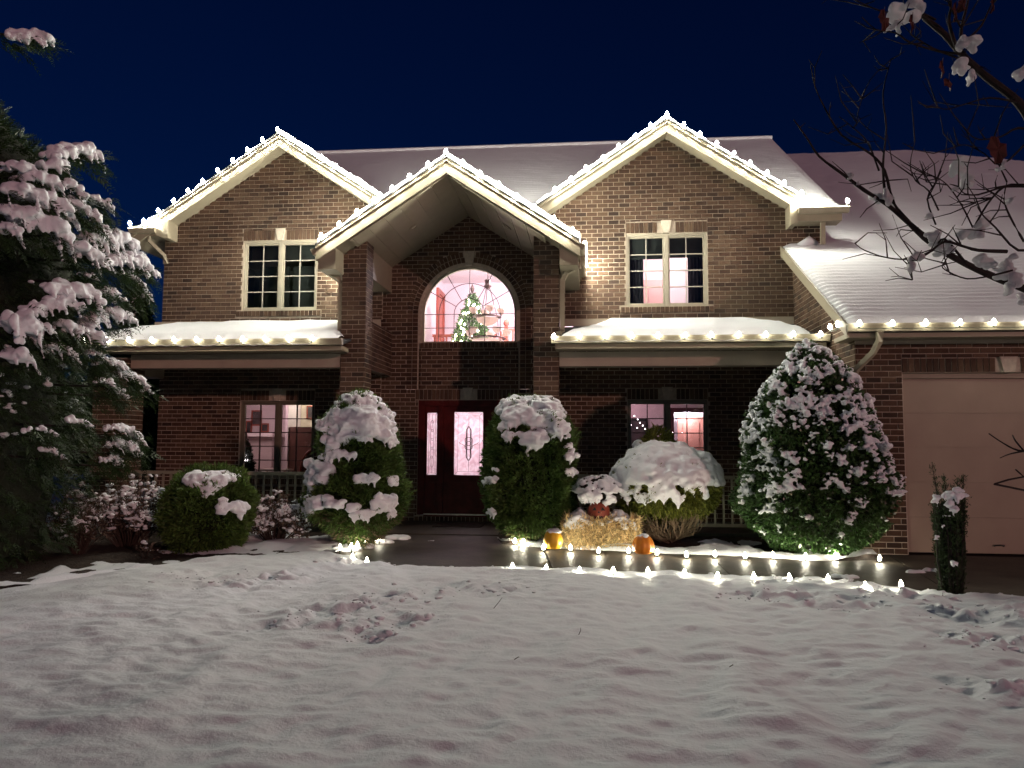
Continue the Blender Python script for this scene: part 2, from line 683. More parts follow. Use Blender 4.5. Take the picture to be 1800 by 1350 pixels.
def brick_panel(o, sd, nd, z0, z1, spans, mort, phase=0.0, collect=None, brk=()):
    """running-bond bricks and their mortar bed on a plane: o origin, sd along the wall, nd outward; spans(za, zb) -> free intervals"""
    o, sd, nd = np.array(o, float), np.array(sd, float), np.array(nd, float)
    zv = np.array([0, 0, 1.])
    k0 = math.floor(z0 / BH)
    k = k0
    while k * BH < z1 - .01:
        ka, kb = max(z0, k * BH), min(z1, (k + 1) * BH)
        cuts = [ka] + [q for q in sorted(brk) if ka + .004 < q < kb - .004] + [kb]
        slices = [(p, q, spans(p, q)) for p, q in zip(cuts[:-1], cuts[1:])]
        pieces = [(ka, kb, s0, s1) for s0, s1 in slices[0][2]]
        if len(slices) > 1:             # whole bricks where the full course is free, cut ones beside heads and sills
            com = slices[0][2]
            for _, _, iv in slices[1:]:
                com = [(max(a, c), min(b, d)) for a, b in com for c, d in iv if min(b, d) - max(a, c) > .01]
            pieces = [(ka, kb, s0, s1) for s0, s1 in com]
            for p, q, iv in slices:
                for c, d in com:
                    iv = cut(iv, c, d)
                pieces += [(p, q, s0, s1) for s0, s1 in iv]
        for za, zb, s0, s1 in pieces:
            a, b = o + sd * s0 - nd * .009, o + sd * s1 - nd * .009
            mort.poly([a + zv * za, b + zv * za, b + zv * zb, a + zv * zb])
            if zb - za < .03:
                continue
            off = phase + (BL / 2 if k % 2 else 0)
            s = math.floor((s0 - off) / BL) * BL + off
            while s < s1:
                p0, p1 = max(s, s0) + J / 2, min(s + BL, s1) - J / 2
                if p1 - p0 > .025:
                    c = o + sd * (p0 + p1) / 2 + zv * (za + zb) / 2 - nd * (.02 + random.uniform(-.0015, .0015))
                    h = (zb - za - J) / 2
                    if collect is not None:
                        collect.append((c, (p1 - p0) / 2, h, sd, nd))
                    else:
                        allb.obox(c, sd * (p1 - p0) / 2, nd * .02, zv * h)
                s += BL
        k += 1


def soldier(x0, x1, z0, z1, Y, skip=None, collect=None):
    n = max(1, round((x1 - x0) / BH))
    st = (x1 - x0) / n
    for i in range(n):
        a, b = x0 + i * st, x0 + (i + 1) * st
        if skip and b > skip[0] and a < skip[1]:
            continue
        c = np.array([(a + b) / 2, Y + .018 + random.uniform(-.0015, .0015), (z0 + z1) / 2])
        if collect is not None:
            collect.append((c, st / 2 - J / 2, (z1 - z0) / 2 - .004, np.array([1, 0, 0.]), np.array([0, -1., 0])))
        else:
            allb.obox(c, (st / 2 - J / 2, 0, 0), (0, .02, 0), (0, 0, (z1 - z0) / 2 - .004))


def keystone(x, z0, z1, w0, w1, Y, parent):
    MB().prism([(x - w0 / 2, Y - .03, z0), (x + w0 / 2, Y - .03, z0), (x + w1 / 2, Y - .03, z1), (x - w1 / 2, Y - .03, z1)], (0, .06, 0)).build('keystone', STONE, parent)


XV, YN = (1, 0, 0), (0, -1, 0)
WBRK = []
SL = .655                               # slope of the gable rakes
LGX, RGX, PGX = -5.975, 1.436, -2.33    # gable centre lines
LGZ, RGZ, PGZ = 7.205, 7.22, 5.92       # undersides of their rake boards at the apex
wins = {'ul': (-6.785, -5.266, 4.05, 5.443), 'ur': (.690, 2.190, 4.035, 5.424), 'll': (-6.745, -5.251, .80, 2.285), 'lr': (.698, 2.160, .82, 2.302)}


for _a, _b in ((4.05, 5.443), (4.035, 5.424), (.80, 2.285), (.82, 2.302)):
    WBRK += [_a - .12, _a, _b, _b + .205]


def gable_cut(za, zb, iv, gx, gz, lim=None):
    half = (gz - (za + zb) / 2) / SL + .03
    return [(max(a, gx - half), min(b, gx + half)) for a, b in iv if min(b, gx + half) - max(a, gx - half) > .02]


def spans_left(za, zb):
    iv = [(-8.42, -3.95)]
    zm = (za + zb) / 2
    for k in ('ul', 'll'):
        x0, x1, a, b = wins[k]
        if a - .12 < zm < a:
            iv = cut(iv, x0 - .1, x1 + .1)
        elif a <= zm <= b:
            iv = cut(iv, x0, x1)
        elif b < zm < b + .205:
            iv = cut(iv, x0, x1)
    if 3.65 < zm < 3.85:
        return []
    if zm > 5.62:
        iv = gable_cut(za, zb, iv, LGX, LGZ)
    return iv


def spans_right(za, zb):
    zm = (za + zb) / 2
    iv = [(-.75, 4.27 if zm > 4.7 else 3.74)]
    for k in ('ur', 'lr'):
        x0, x1, a, b = wins[k]
        if a - .12 < zm < a:
            iv = cut(iv, x0 - .1, x1 + .1)
        elif a <= zm <= b:
            iv = cut(iv, x0, x1)
        elif b < zm < b + .205:
            iv = cut(iv, x0, x1)
    if 3.60 < zm < 3.80:
        return []
    if zm > 5.62:
        iv = gable_cut(za, zb, iv, RGX, RGZ)
    return iv


DX0, DX1, DZ0, DZ1 = -3.27, -1.39, .13, 2.31
AX, AZ, AR, AB = -2.305, 3.985, .925, 3.42   # arched window: centre, spring line, radius, sill


def spans_entry(za, zb):
    iv = [(-4.25, -.55)]
    zm = (za + zb) / 2
    if DZ0 - .02 < zm < DZ1:
        iv = cut(iv, DX0, DX1)
    elif DZ1 <= zm < DZ1 + .205:
        iv = cut(iv, DX0 - .06, DX1 + .06)
    elif zm < DZ0:
        iv = cut(iv, DX0 - .05, DX1 + .05)
    if AB < zm < AZ:
        iv = cut(iv, AX - AR - .265, AX + AR + .265)
    elif AB - .11 < zm <= AB:
        iv = cut(iv, AX - AR - .265, AX + AR + .265)
    elif AZ <= zm < AZ + AR + .27:
        h = math.sqrt(max(0, (AR + .27) ** 2 - (zm - AZ) ** 2))
        iv = cut(iv, AX - h, AX + h)
    elif DZ1 + .205 <= zm <= AB:
        for s in (-1, 1):
            c = AX + s * (AR + .155)
            iv = cut(iv, c - .11, c + .11)
    if zm > 4.5:
        iv = gable_cut(za, zb, iv, PGX, PGZ)
    return iv


ml, mr_, me_ = MB(), MB(), MB()
brick_panel((0, W, 0), XV, YN, -.05, 7.2, spans_left, ml, brk=WBRK + [3.65, 3.85])
brick_panel((0, W, 0), XV, YN, -.05, 7.2, spans_right, mr_, .06, brk=WBRK + [3.60, 3.80])
brick_panel((0, E, 0), XV, YN, -.05, 5.9, spans_entry, me_, .03, brk=[.11, DZ1, DZ1 + .205, AB - .11, AB, AZ])
# bands of mortar behind soldier courses, sills and stacks
for k in ('ul', 'll', 'ur', 'lr'):
    x0, x1, a, b = wins[k]
    mm = ml if k[1] == 'l' else mr_
    mm.box(x0, x1, W + .009, W + .1, b, b + .21)
    mm.box(x0 - .1, x1 + .1, W + .009, W + .1, a - .125, a)
    soldier(x0, x1, b + .006, b + .205, W, ((x0 + x1) / 2 - .1, (x0 + x1) / 2 + .1))
    soldier(x0 - .1, x1 + .1, a - .115, a - .005, W - .03)
    mm.box(x0 - .1, x1 + .1, W - .02, W + .1, a - .105, a - .015)
    for xx in (x0, x1):
        mm.box(xx - .01, xx + .01, W + .01, W + .12, a, b)
    keystone((x0 + x1) / 2, b - .0, b + .235, .10, .20, W, house)
me_.box(DX0 - .06, DX1 + .06, E + .009, E + .1, DZ1, DZ1 + .21)
soldier(DX0 - .06, DX1 + .06, DZ1 + .006, DZ1 + .205, E, (AX - .1, AX + .1))
keystone(AX, DZ1, DZ1 + .235, .10, .20, E, house)
me_.box(DX0 - .05, DX1 + .05, E + .009, E + .1, -.05, DZ0 - .02)
soldier(DX0 - .05, DX1 + .05, .0, DZ0 - .03, E)
for xx in (DX0, DX1):
    me_.box(xx - .014 if xx == DX0 else xx - .0005, xx + .0005 if xx == DX0 else xx + .014, E + .012, E + .30, DZ0 - .1, DZ1 + .1)
me_.box(DX0 - .012, DX1 + .012, E + .165, E + .30, DZ1 - .004, DZ1 + .05)
# arch rings of header bricks, stacked sides, rowlock sill
ring = MB()
for rr in (AR + .075, AR + .185):
    n = round(math.pi * rr / .078)
    for i in range(n):
        th = math.pi * (i + .5) / n
        if abs(th - math.pi / 2) * rr < .13 and rr > 0:
            if abs(th - math.pi / 2) * rr < .10:
                continue
        rad = np.array([math.cos(th), 0, math.sin(th)])
        tan = np.array([-math.sin(th), 0, math.cos(th)])
        c = np.array([AX, E + .018, AZ]) + rad * (rr + .045)
        allb.obox(c, rad * .049, (0, .02, 0), tan * (.034))
    nn = round((AZ - DZ1 - .21) / BH)
    st = (AZ - DZ1 - .21) / nn
    for s in (-1, 1):
        for i in range(nn):
            z = DZ1 + .21 + (i + .5) * st
            allb.obox((AX + s * (rr + .045), E + .018, z), (.049, 0, 0), (0, .02, 0), (0, 0, st / 2 - .005))
for i in range(24):                     # mortar ring behind
    t0, t1 = math.pi * i / 24, math.pi * (i + 1) / 24
    pts = [(AX + rr * math.cos(t), E + .0104, AZ + rr * math.sin(t)) for rr, t in ((AR, t0), (AR + .38, t0), (AR + .38, t1), (AR, t1))]
    me_.poly(pts)
    p = [(AX + AR * math.cos(t), y, AZ + AR * math.sin(t)) for t, y in ((t0, E + .0), (t1, E + .0), (t1, E + .14), (t0, E + .14))]
    me_.poly(p)
for s in (-1, 1):
    xa, xb = sorted((AX + s * AR, AX + s * (AR + .28)))
    me_.box(xa, xb, E + .009, E + .12, DZ1 + .21, AZ)
me_.box(AX - AR, AX + AR, E + .0095, E + .12, AB - .13, AB)
soldier(AX - AR - .02, AX + AR + .02, AB - .105, AB - .004, E - .025)
me_.box(AX - AR - .02, AX + AR + .02, E - .016, E + .0, AB - .1, AB - .012)
keystone(AX, AZ + AR + .0, AZ + AR + .29, .13, .22, E, house)

front_wall = ml.build('front_wall', MORTAR, house)
mr_.build('front_wall', MORTAR, house)
me_.build('entry_wall', MORTAR, house)

# garage front: the bricks that show largest, each its own piece
GX0, GDX0, GDX1, GDT = 3.715, 4.337, 7.135, 2.50
mg = MB()
gb = []


def spans_garage(za, zb):
    iv = [(GX0, 9.6)]
    zm = (za + zb) / 2
    if zm < GDT:
        iv = cut(iv, GDX0, GDX1)
    elif zm < GDT + .2033:
        iv = cut(iv, GDX0, GDX1)
    return iv


brick_panel((0, G, 0), XV, YN, -.05, 2.97, spans_garage, mg, .095, gb, brk=[GDT, GDT + .2033])
mg.box(GDX0, GDX1, G + .009, G + .1, GDT, GDT + .204)
soldier(GDX0, GDX1, GDT + .005, GDT + .2, G, (5.736 - .1, 5.736 + .1), gb)
mg.box(GDX0 - .01, GDX0 + .01, G + .01, G + .2, 0, GDT)
mg.box(GDX1 - .01, GDX1 + .01, G + .01, G + .2, 0, GDT)
# garage side wall facing the porch (with its sloped top)
RS = .575                               # garage roof slope


def groof(Y):
    return 3.10 + RS * (Y - 10.8)


def spans_side(za, zb):
    zm = (za + zb) / 2
    y0 = max(G, 10.8 + (zm + .16 - 3.10) / RS)
    return [(y0, W)] if y0 < W - .02 else []


brick_panel((GX0, 0, 0), (0, 1, 0), (-1, 0, 0), -.05, 5.2, spans_side, mg, .0)
garage_wall = mg.build('garage_wall', MORTAR, house)
keystone(5.736, GDT, GDT + .215, .14, .23, G, house)

# portico columns and the porch end column
cols = []
for (x0, x1, y0, y1, top, lab) in ((-4.213, -3.785, 12.64, 13.06, 5.0, 1), (-.92, -.498, 12.64, 13.06, 5.0, 1), (-8.6, -7.99, 12.55, 13.1, 2.95, 0)):
    mc = MB()
    cb = []
    g_ = PGX

    def sp(za, zb, x0=x0, x1=x1, lab=lab):
        iv = [(x0, x1)]
        if lab and zb > 4.5:
            iv = gable_cut(za, zb, iv, PGX, PGZ)
        return iv
    brick_panel((0, y0, 0), XV, YN, -.05, top, sp, mc, x0, cb if lab and x0 < -4 else None)
    brick_panel((x1, 0, 0), (0, 1, 0), (1, 0, 0), -.05, top, lambda a, b, y0=y0, y1=y1: [(y0, y1)], mc, y0 + .1)
    brick_panel((x0, 0, 0), (0, -1, 0), (-1, 0, 0), -.05, top, lambda a, b, y0=y0, y1=y1: [(-y1, -y0)], mc, y0 + .1)
    c = mc.build('column', MORTAR, house)
    cols.append((c, cb))

# link the single bricks: garage front first, then the left portico column from its top
_bm = {}


def single_brick(parent, c, hl, h, sd, nd):
    key = (round(hl, 3), round(h, 3))
    if key not in _bm:
        m = MB().obox((0, 0, 0), (key[0], 0, 0), (0, .02, 0), (0, 0, key[1])).mesh('brick', BRICK1)
        _bm[key] = m
    o = obj('brick', _bm[key], parent)
    o.matrix_parent_inverse = Matrix()
    o.location = Vector(c)
    return o


inview = [b for b in gb if b[0][0] < 6.2 and b[0][2] > .0]
rest = [b for b in gb if not (b[0][0] < 6.2 and b[0][2] > .0)]
col_b = sorted(cols[0][1], key=lambda b: -b[0][2])
take = max(0, 300 - len(inview))
for b in inview[:300]:
    single_brick(garage_wall, *b)
for b in col_b[:take]:
    single_brick(cols[0][0], *b)
for c, hl, h, sd, nd in rest + inview[300:] + col_b[take:]:
    allb.obox(c, sd * hl, nd * .02, (0, 0, h))


# ---- windows
def box_shell(mb, x0, x1, z0, z1, y0, y1, t):
    mb.box(x0, x0 + t, y0, y1, z0, z1)
    mb.box(x1 - t, x1, y0, y1, z0, z1)
    mb.box(x0 + t, x1 - t, y0, y1, z1 - t, z1)
    mb.box(x0 + t, x1 - t, y0, y1, z0, z0 + t)


def make_window(x0, x1, z0, z1, Y, fm, mm, rows=4):
    fr = MB()
    y = Y + .035
    box_shell(fr, x0 + .001, x1 - .001, z0 + .001, z1 - .001, y, y + .12, .045)
    xm = (x0 + x1) / 2
    fr.box(xm - .034, xm + .034, y + .004, y + .12, z0 + .046, z1 - .046)
    fo = fr.build('window', fm, house)
    pm = None
    for a, b in ((x0 + .046, xm - .035), (xm + .035, x1 - .046)):
        sh = MB()
        box_shell(sh, a, b, z0 + .047, z1 - .047, y + .03, y + .09, .028)
        sh.build('sash', fm, fo)
        a2, b2, c2, d2 = a + .029, b - .029, z0 + .076, z1 - .076
        mu = MB()
        mu.box((a2 + b2) / 2 - .009, (a2 + b2) / 2 + .009, y + .045, y + .075, c2, d2)
        st = (d2 - c2) / rows
        for i in range(1, rows):
            for s0, s1 in ((a2, (a2 + b2) / 2 - .01), ((a2 + b2) / 2 + .01, b2)):
                mu.box(s0, s1, y + .047, y + .073, c2 + i * st - .009, c2 + i * st + .009)
        mu.build('muntin', mm, fo)
        if pm is None:
            pw = (b2 - a2) / 2
            pm = MB().box(-pw / 2, pw / 2, -.002, .002, -st / 2, st / 2).mesh('pane', GLASS)
        for i in range(rows):
            for s in (.25, .75):
                p = obj('pane', pm, fo)
                p.matrix_parent_inverse = Matrix()
                p.location = (a2 + (b2 - a2) * s, y + .06, c2 + (i + .5) * st)
    return fo


make_window(*wins['ul'], W, WINFRAME, MUNT)
make_window(*wins['ur'], W, WINFRAME, MUNT)
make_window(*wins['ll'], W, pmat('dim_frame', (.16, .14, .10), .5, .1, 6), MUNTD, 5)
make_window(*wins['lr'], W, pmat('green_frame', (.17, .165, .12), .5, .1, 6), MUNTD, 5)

# arched window over the door
fr = MB()
for i in range(28):
    t0, t1 = math.pi * i / 28, math.pi * (i + 1) / 28
    q = [(AX + rr * math.cos(t), E + .05, AZ + rr * math.sin(t)) for rr, t in ((AR - .045, t0), (AR - .001, t0), (AR - .001, t1), (AR - .045, t1))]
    fr.prism(q, (0, .09, 0))
for s in (-1, 1):
    xa, xb = sorted((AX + s * (AR - .045), AX + s * (AR - .001)))
    fr.box(xa, xb, E + .05, E + .14, AB + .001, AZ)
fr.box(AX - AR + .046, AX + AR - .046, E + .05, E + .14, AB + .001, AB + .03)
arch = fr.build('arched_window', WINFRAME, house)
mu = MB()
RI = AR - .045
yb = E + .09
rt = .0085
for k in (.342, .684):
    mu.tube([(AX + RI * k * math.cos(math.pi * i / 24), yb, AZ + RI * k * math.sin(math.pi * i / 24)) for i in range(25)], rt, 4)
    for s in (-1, 1):
        mu.tube([(AX + s * RI * k, yb, AZ), (AX + s * RI * k, yb, AB + .03)], rt, 4)
for a in (30, 60, 90, 120, 150):
    ca, sa = math.cos(R(a)), math.sin(R(a))
    mu.tube([(AX + RI * .342 * ca, yb, AZ + RI * .342 * sa), (AX + RI * ca, yb, AZ + RI * sa)], rt, 4)
for z in (AZ, (AZ + AB + .03) / 2):
    mu.tube([(AX - RI, yb, z), (AX + RI, yb, z)], rt, 4)
mu.tube([(AX, yb, AZ), (AX, yb, AB + .03)], rt, 4)
mu.build('muntin', MUNTD, arch)
for j in range(2):
    za, zb = AB + .03 + j * (AZ - AB - .03) / 2, AB + .03 + (j + 1) * (AZ - AB - .03) / 2
    xs = [AX + RI * k for k in (-1, -.684, -.342, 0, .342, .684, 1)]
    for a, b in zip(xs[:-1], xs[1:]):
        MB().box(a, b, yb - .002, yb + .002, za, zb).build('pane', GLASS, arch)
for k0, k1 in ((0, .342), (.342, .684), (.684, 1)):
    for i in range(6 if k0 else 1):
        t0, t1 = (math.pi * i / 6, math.pi * (i + 1) / 6) if k0 else (0, math.pi)
        ts = np.linspace(t0, t1, 6 if k0 else 14)
        outer = [(AX + RI * k1 * math.cos(t), yb - .002, AZ + RI * k1 * math.sin(t)) for t in ts]
        inner = [(AX + RI * k0 * math.cos(t), yb - .002, AZ + RI * k0 * math.sin(t)) for t in ts[::-1]] if k0 else []
        MB().prism(outer + inner, (0, .004, 0)).build('pane', GLASS, arch)

# ---- entry door with sidelights
dr = MB()
y0, y1 = E + .02, E + .16
dr.box(DX0 + .001, DX0 + .13, y0, y1, DZ0, DZ1 - .001)
dr.box(DX1 - .13, DX1 - .001, y0, y1, DZ0, DZ1 - .001)
dr.box(DX0 + .131, DX1 - .131, y0, y1, DZ1 - .11, DZ1 - .001)
MXL, MXR = -2.83, -1.83
for xx in (MXL, MXR):
    dr.box(xx - .05, xx + .05, y0 + .002, y1, DZ0, DZ1 - .111)
dr.box(DX0 + .131, DX1 - .131, y0 - .04, y1, DZ0 - .03, DZ0)
door_frame = dr.build('door_frame', MAHOG, house)
MB().box(DX0 + .13, DX1 - .13, E - .03, E + .05, DZ0 + .0005, DZ0 + .022).build('threshold', pmat('threshold_metal', (.5, .48, .45), .35, .1, 20, metal=.7), house)


def glazed(name, x0, x1, gx0, gx1, gz0, gz1, orn):
    d = MB()
    ya, yb_ = E + .06, E + .11
    d.box(x0, gx0, ya, yb_, DZ0 + .004, DZ1 - .108)
    d.box(gx1, x1, ya, yb_, DZ0 + .004, DZ1 - .108)
    d.box(gx0, gx1, ya, yb_, gz1, DZ1 - .108)
    d.box(gx0, gx1, ya, yb_, DZ0 + .004, gz0)
    d.box(gx0 + .03, gx1 - .03, ya - .012, ya - .001, DZ0 + .18, gz0 - .14)     # raised lower panel
    o = d.build(name, MAHOG, house)
    st = MB()
    box_shell(st, gx0 - .02, gx1 + .02, gz0 - .02, gz1 + .02, ya - .015, ya - .002, .022)
    st.build('glass_stop', MAHOG, o)
    MB().box(gx0, gx1, ya + .02, ya + .028, gz0, gz1).build('door_glass', GLASSD, o)
    c = MB()
    cx, cz = (gx0 + gx1) / 2, (gz0 + gz1) / 2
    b = min(.07, (gx1 - gx0) * .18)
    yy = ya + .014
    for p in ([(gx0 + b, gz0 + b), (gx1 - b, gz0 + b), (gx1 - b, gz1 - b), (gx0 + b, gz1 - b), (gx0 + b, gz0 + b)],
              [(gx0, gz0), (gx0 + b, gz0 + b)], [(gx1, gz0), (gx1 - b, gz0 + b)], [(gx0, gz1), (gx0 + b, gz1 - b)], [(gx1, gz1), (gx1 - b, gz1 - b)],
              [(cx, gz0 + b), (cx, cz - .3)], [(cx, gz1 - b), (cx, cz + .3)]):
        c.tube([(x, yy, z) for x, z in p], .004, 4)
    if orn:
        for k in range(3):              # interlaced loops
            hw, hh, dz = (.075, .16, -.12), (.075, .16, .12), None
        for dz, hw, hh in ((-.13, .09, .17), (.13, .09, .17), (0, .13, .12), (0, .06, .33)):
            c.tube([(cx + hw * math.sin(2 * math.pi * i / 20) * (.75 + .25 * math.cos(4 * math.pi * i / 20)), yy - .003, cz + dz + hh * math.cos(2 * math.pi * i / 20)) for i in range(21)], .0085, 4)
        for s in (-1, 1):
            c.tube([(cx + s * .04, yy - .003, cz - .08), (cx + s * .11, yy - .003, cz - .02), (cx + s * .17, yy - .003, cz), (cx + s * .19, yy - .003, cz + .03)], .006, 4)
    else:
        for k in range(5):
            dz = (k - 2) * .17
            c.tube([(cx + .035 * math.sin(2 * math.pi * i / 14), yy - .003, cz + dz + .11 * math.cos(2 * math.pi * i / 14)) for i in range(15)], .005, 4)
    c.build('leading', BRONZE, o)
    return o


glazed('sidelight', DX0 + .131, MXL - .051, -3.105, -2.905, .88, 2.07, False)
door = glazed('front_door', MXL + .051, MXR - .051, -2.573, -2.014, .88, 2.085, True)
glazed('sidelight', MXR + .051, DX1 - .131, -1.735, -1.545, .88, 2.07, False)
h = MB()
h.box(-1.955, -1.915, E + .045, E + .058, .95, 1.2)
h.tube([(-1.935, E + .045, 1.0), (-1.935, E, 1.02), (-1.935, E, 1.15), (-1.935, E + .045, 1.17)], .009, 6)
h.build('handle', BRONZE, door)

# ---- garage door of horizontal sections
gp = MB()
gp.box(GDX0 + .012, GDX1 - .012, G + .115, G + .15, .02, GDT - .005)
garage_door = gp.build('garage_door', GDOOR, house)
n = 5
for i in range(n):
    z0 = .03 + i * (GDT - .11) / n
    z1 = .03 + (i + 1) * (GDT - .11) / n - .003
    s = MB()
    s.box(GDX0 + .02, GDX1 - .02, G + .09, G + .114, z0, z1)
    k = s.build('panel', GDOOR, garage_door)
MB().box(GDX0 + .011, GDX1 - .011, G + .06, G + .112, GDT - .075, GDT - .002).build('door_header', CREAM, house)
hb = MB().tube([(5.50, G + .088, .125), (5.505, G + .06, .14), (5.56, G + .045, .145), (5.615, G + .06, .14), (5.62, G + .088, .125)], .009, 6)
hb.build('door_handle', DARKM, garage_door)


# ---- rakes, fascia, eaves, roofs
def rake(gx, ztop, half_l, half_r, yf, depth_to, thick=.235, name='gable_roof'):
    """a front gable: roof slabs, two rake boards, drip strip, ridge snow"""
    rf = MB()
    fb, dp, sh = MB(), MB(), MB()
    for s, hl in ((-1, half_l), (1, half_r)):
        xe, ze = gx + s * hl, ztop - SL * hl
        # slab, set behind the board
        rf.prism([(gx, yf + .03, ztop - .025), (xe, yf + .03, ze - .025), (xe, yf + .03, ze - thick + .02), (gx, yf + .03, ztop - thick + .02)], (0, depth_to - yf, 0))
        fb.prism([(gx, yf, ztop - .062), (xe, yf, ze - .062), (xe, yf, ze - thick), (gx, yf, ztop - thick)], (0, .028, 0))
        dp.prism([(gx, yf - .025, ztop - .004), (xe, yf - .025, ze - .004), (xe, yf - .025, ze - .060), (gx, yf - .025, ztop - .060)], (0, .05, 0))
        sh.prism([(gx, yf - .045, ztop + .022), (xe, yf - .045, ze + .022), (xe, yf - .045, ze - .002), (gx, yf - .045, ztop - .002)], (0, depth_to - yf, 0))
    ro = sh.build(name, SHINGLE, house)
    rf.build('soffit', CREAM, ro)
    fb.build('rake_board', CREAM, ro)
    dp.build('drip_strip', CREAM, ro)
    # slope snow, ragged in front, its lip thickened to shade the main roof
    for s, hl in ((-1, half_l), (1, half_r)):
        nu, nv = int(hl / .045), 26
        U, V = np.meshgrid(np.linspace(0, hl, nu), np.linspace(0, 1, nv))
        X = gx + s * U
        Yv = yf + .05 + V ** 2 * (depth_to - yf) + (1 - V) * (.045 * noise2(U * 1.0, V * 0, 5, int(gx * 7) + 40) + .03 * noise2(U, V * 0, 15, int(gx * 7) + 41) + .02)
        e = np.minimum(1, V * 9) ** .5
        Zv = ztop - SL * U + .024 + e * (.125 + .020 * noise2(U, Yv, 5, 3) + .014 * noise2(U, Yv, 14, 4))
        VV = np.stack([X, Yv, Zv], -1).reshape(-1, 3)
        Fq = grid_faces(nu, nv)
        if s < 0:
            Fq = Fq[:, ::-1]
        obj('snow', np_mesh('snow', VV, Fq, SNOWROOF, True), ro)
    return ro


rake(LGX, LGZ + .235, 2.93, 2.75, 13.95, 16.9)
rake(RGX, RGZ + .235, 2.75, 2.66, 13.95, 16.9)
portico = rake(PGX, PGZ + .255, 2.18, 2.19, 12.15, 15.6, .255, 'portico_roof')

# eave returns of the upper gables
gut = MB()


def gutter_x(x0, x1, y, z, s=1.0):
    """K-profile gutter along the front, its back at y"""
    p = [(0, 0), (-.11 * s, 0), (-.115 * s, -.02 * s), (-.10 * s, -.045 * s), (-.085 * s, -.075 * s), (-.075 * s, -.105 * s), (0, -.105 * s)]
    return MB().prism([(x0, y + a, z + b) for a, b in p], (x1 - x0, 0, 0))


gutter_x(-8.93, -8.40, 13.97, 5.645).build('gutter', CREAM, house)
MB().prism([(-8.40, 13.93, 5.75), (-8.15, 13.93, 5.80), (-8.15, 13.93, 5.44), (-8.22, 13.93, 5.44), (-8.40, 13.93, 5.50)], (0, .36, 0)).build('eave_box', CREAM, house)
MB().box(-8.86, -8.401, 13.975, 14.5, 5.50, 5.535).build('eave_soffit', CREAM, house)
gutter_x(3.735, 4.60, 13.95, 5.72).build('gutter', CREAM, house)
MB().box(3.72, 4.5, 13.952, 14.29, 5.49, 5.615).build('eave_box', CREAM, house)
MB().prism([(3.60, 13.93, 5.80), (3.725, 13.93, 5.74), (3.725, 13.93, 5.45), (3.60, 13.93, 5.42)], (0, .36, 0)).build('eave_box', CREAM, house)

# main roof: front slope between the gables with shingle-rippled snow
ZR = 9.14


def slope_snow(name, x0, x1, y0, y1, z0, z1, nu, nv, parent, rip=.010, thick=.07, edge=True, xlo=None, xhi=None, seed=5):
    U, V = np.meshgrid(np.linspace(0, 1, nu), np.linspace(0, 1, nv))
    lo = x0 if xlo is None else x0 + (xlo - x0) * V
    hi = x1 if xhi is None else x1 + (xhi - x1) * V
    X = lo + (hi - lo) * U
    Yv = y0 + (y1 - y0) * V
    Lm = math.hypot(y1 - y0, z1 - z0)
    saw = (V * Lm / .155 + .25 * noise2(X, Yv, 1.1, seed)) % 1.0
    ripple = (np.where(saw < .8, saw / .8, (1 - saw) / .2) - .5) * rip * (1 + .6 * noise2(X, Yv, 2.2, seed + 1))
    e = np.ones_like(U)
    if edge:
        dx = np.minimum(X - lo, hi - X)
        d = np.minimum(dx + .02, (V * Lm) + .02)
        e = np.clip(d / .14, .1, 1) ** .6
    Zv = z0 + (z1 - z0) * V + thick * e + ripple + .012 * noise2(X, Yv, 1.6, seed + 2) + .006 * noise2(X, Yv, 6, seed + 3)
    if edge:
        Yv = Yv - (1 - np.clip(V * Lm / .1, 0, 1)) * (.03 + .025 * noise2(X, X * 0, 6, seed + 4))
    VV = np.stack([X, Yv, Zv], -1).reshape(-1, 3)
    return obj(name, np_mesh(name, VV, grid_faces(nu, nv), SNOWROOF, True), parent)


mr = MB().prism([(-8.75, 14.62, 6.02), (-8.75, 19.2, ZR - .08), (-8.75, 24.4, 5.70), (-8.75, 14.62, 5.86)], (8.75 + 4.56, 0, 0))
mr.prism([(3.80, 13.96, 5.645), (3.80, 14.7, 6.08), (3.80, 14.7, 5.9), (3.80, 13.96, 5.62)], (.76, 0, 0))
main_roof = mr.build('main_roof', SHINGLE, house)
slope_snow('snow', -8.75, 4.56, 14.62, 19.2, 6.04, ZR - .07, 150, 200, main_roof, .006, .06)
slope_snow('snow', 3.80, 4.56, 13.93, 14.65, 5.655, 6.06, 40, 30, main_roof, .006, .05, seed=9)
MB().tube([(-8.72, 19.2, ZR), (4.56, 19.2, ZR)], .05, 8).build('ridge_snow', SNOWROOF, main_roof)

# garage roof
GRY, GRX = 22.9, 9.45
GZ = groof(GRY)
gr = MB()
gr.v += [(3.53, 10.8, 3.06), (21.5, 10.8, 3.06), (GRX, GRY, GZ - .04), (3.53, GRY, GZ - .04), (3.53, 35, 3.06), (21.5, 35, 3.06)]
gr.f += [(0, 1, 2, 3), (3, 2, 5, 4), (1, 5, 2)]
garage_roof = gr.build('garage_roof', SHINGLE, house)
slope_snow('snow', 3.55, 21.5, 10.90, GRY, 3.07 + .10 * RS, GZ - .04, 330, 420, garage_roof, .022, .085, xlo=3.55, xhi=GRX, seed=21)
V_ = MB().poly([(21.5, 10.8, 3.1), (21.5, 35, 3.1), (GRX, GRY, GZ + .04)]).build('snow', SNOWROOF, garage_roof)
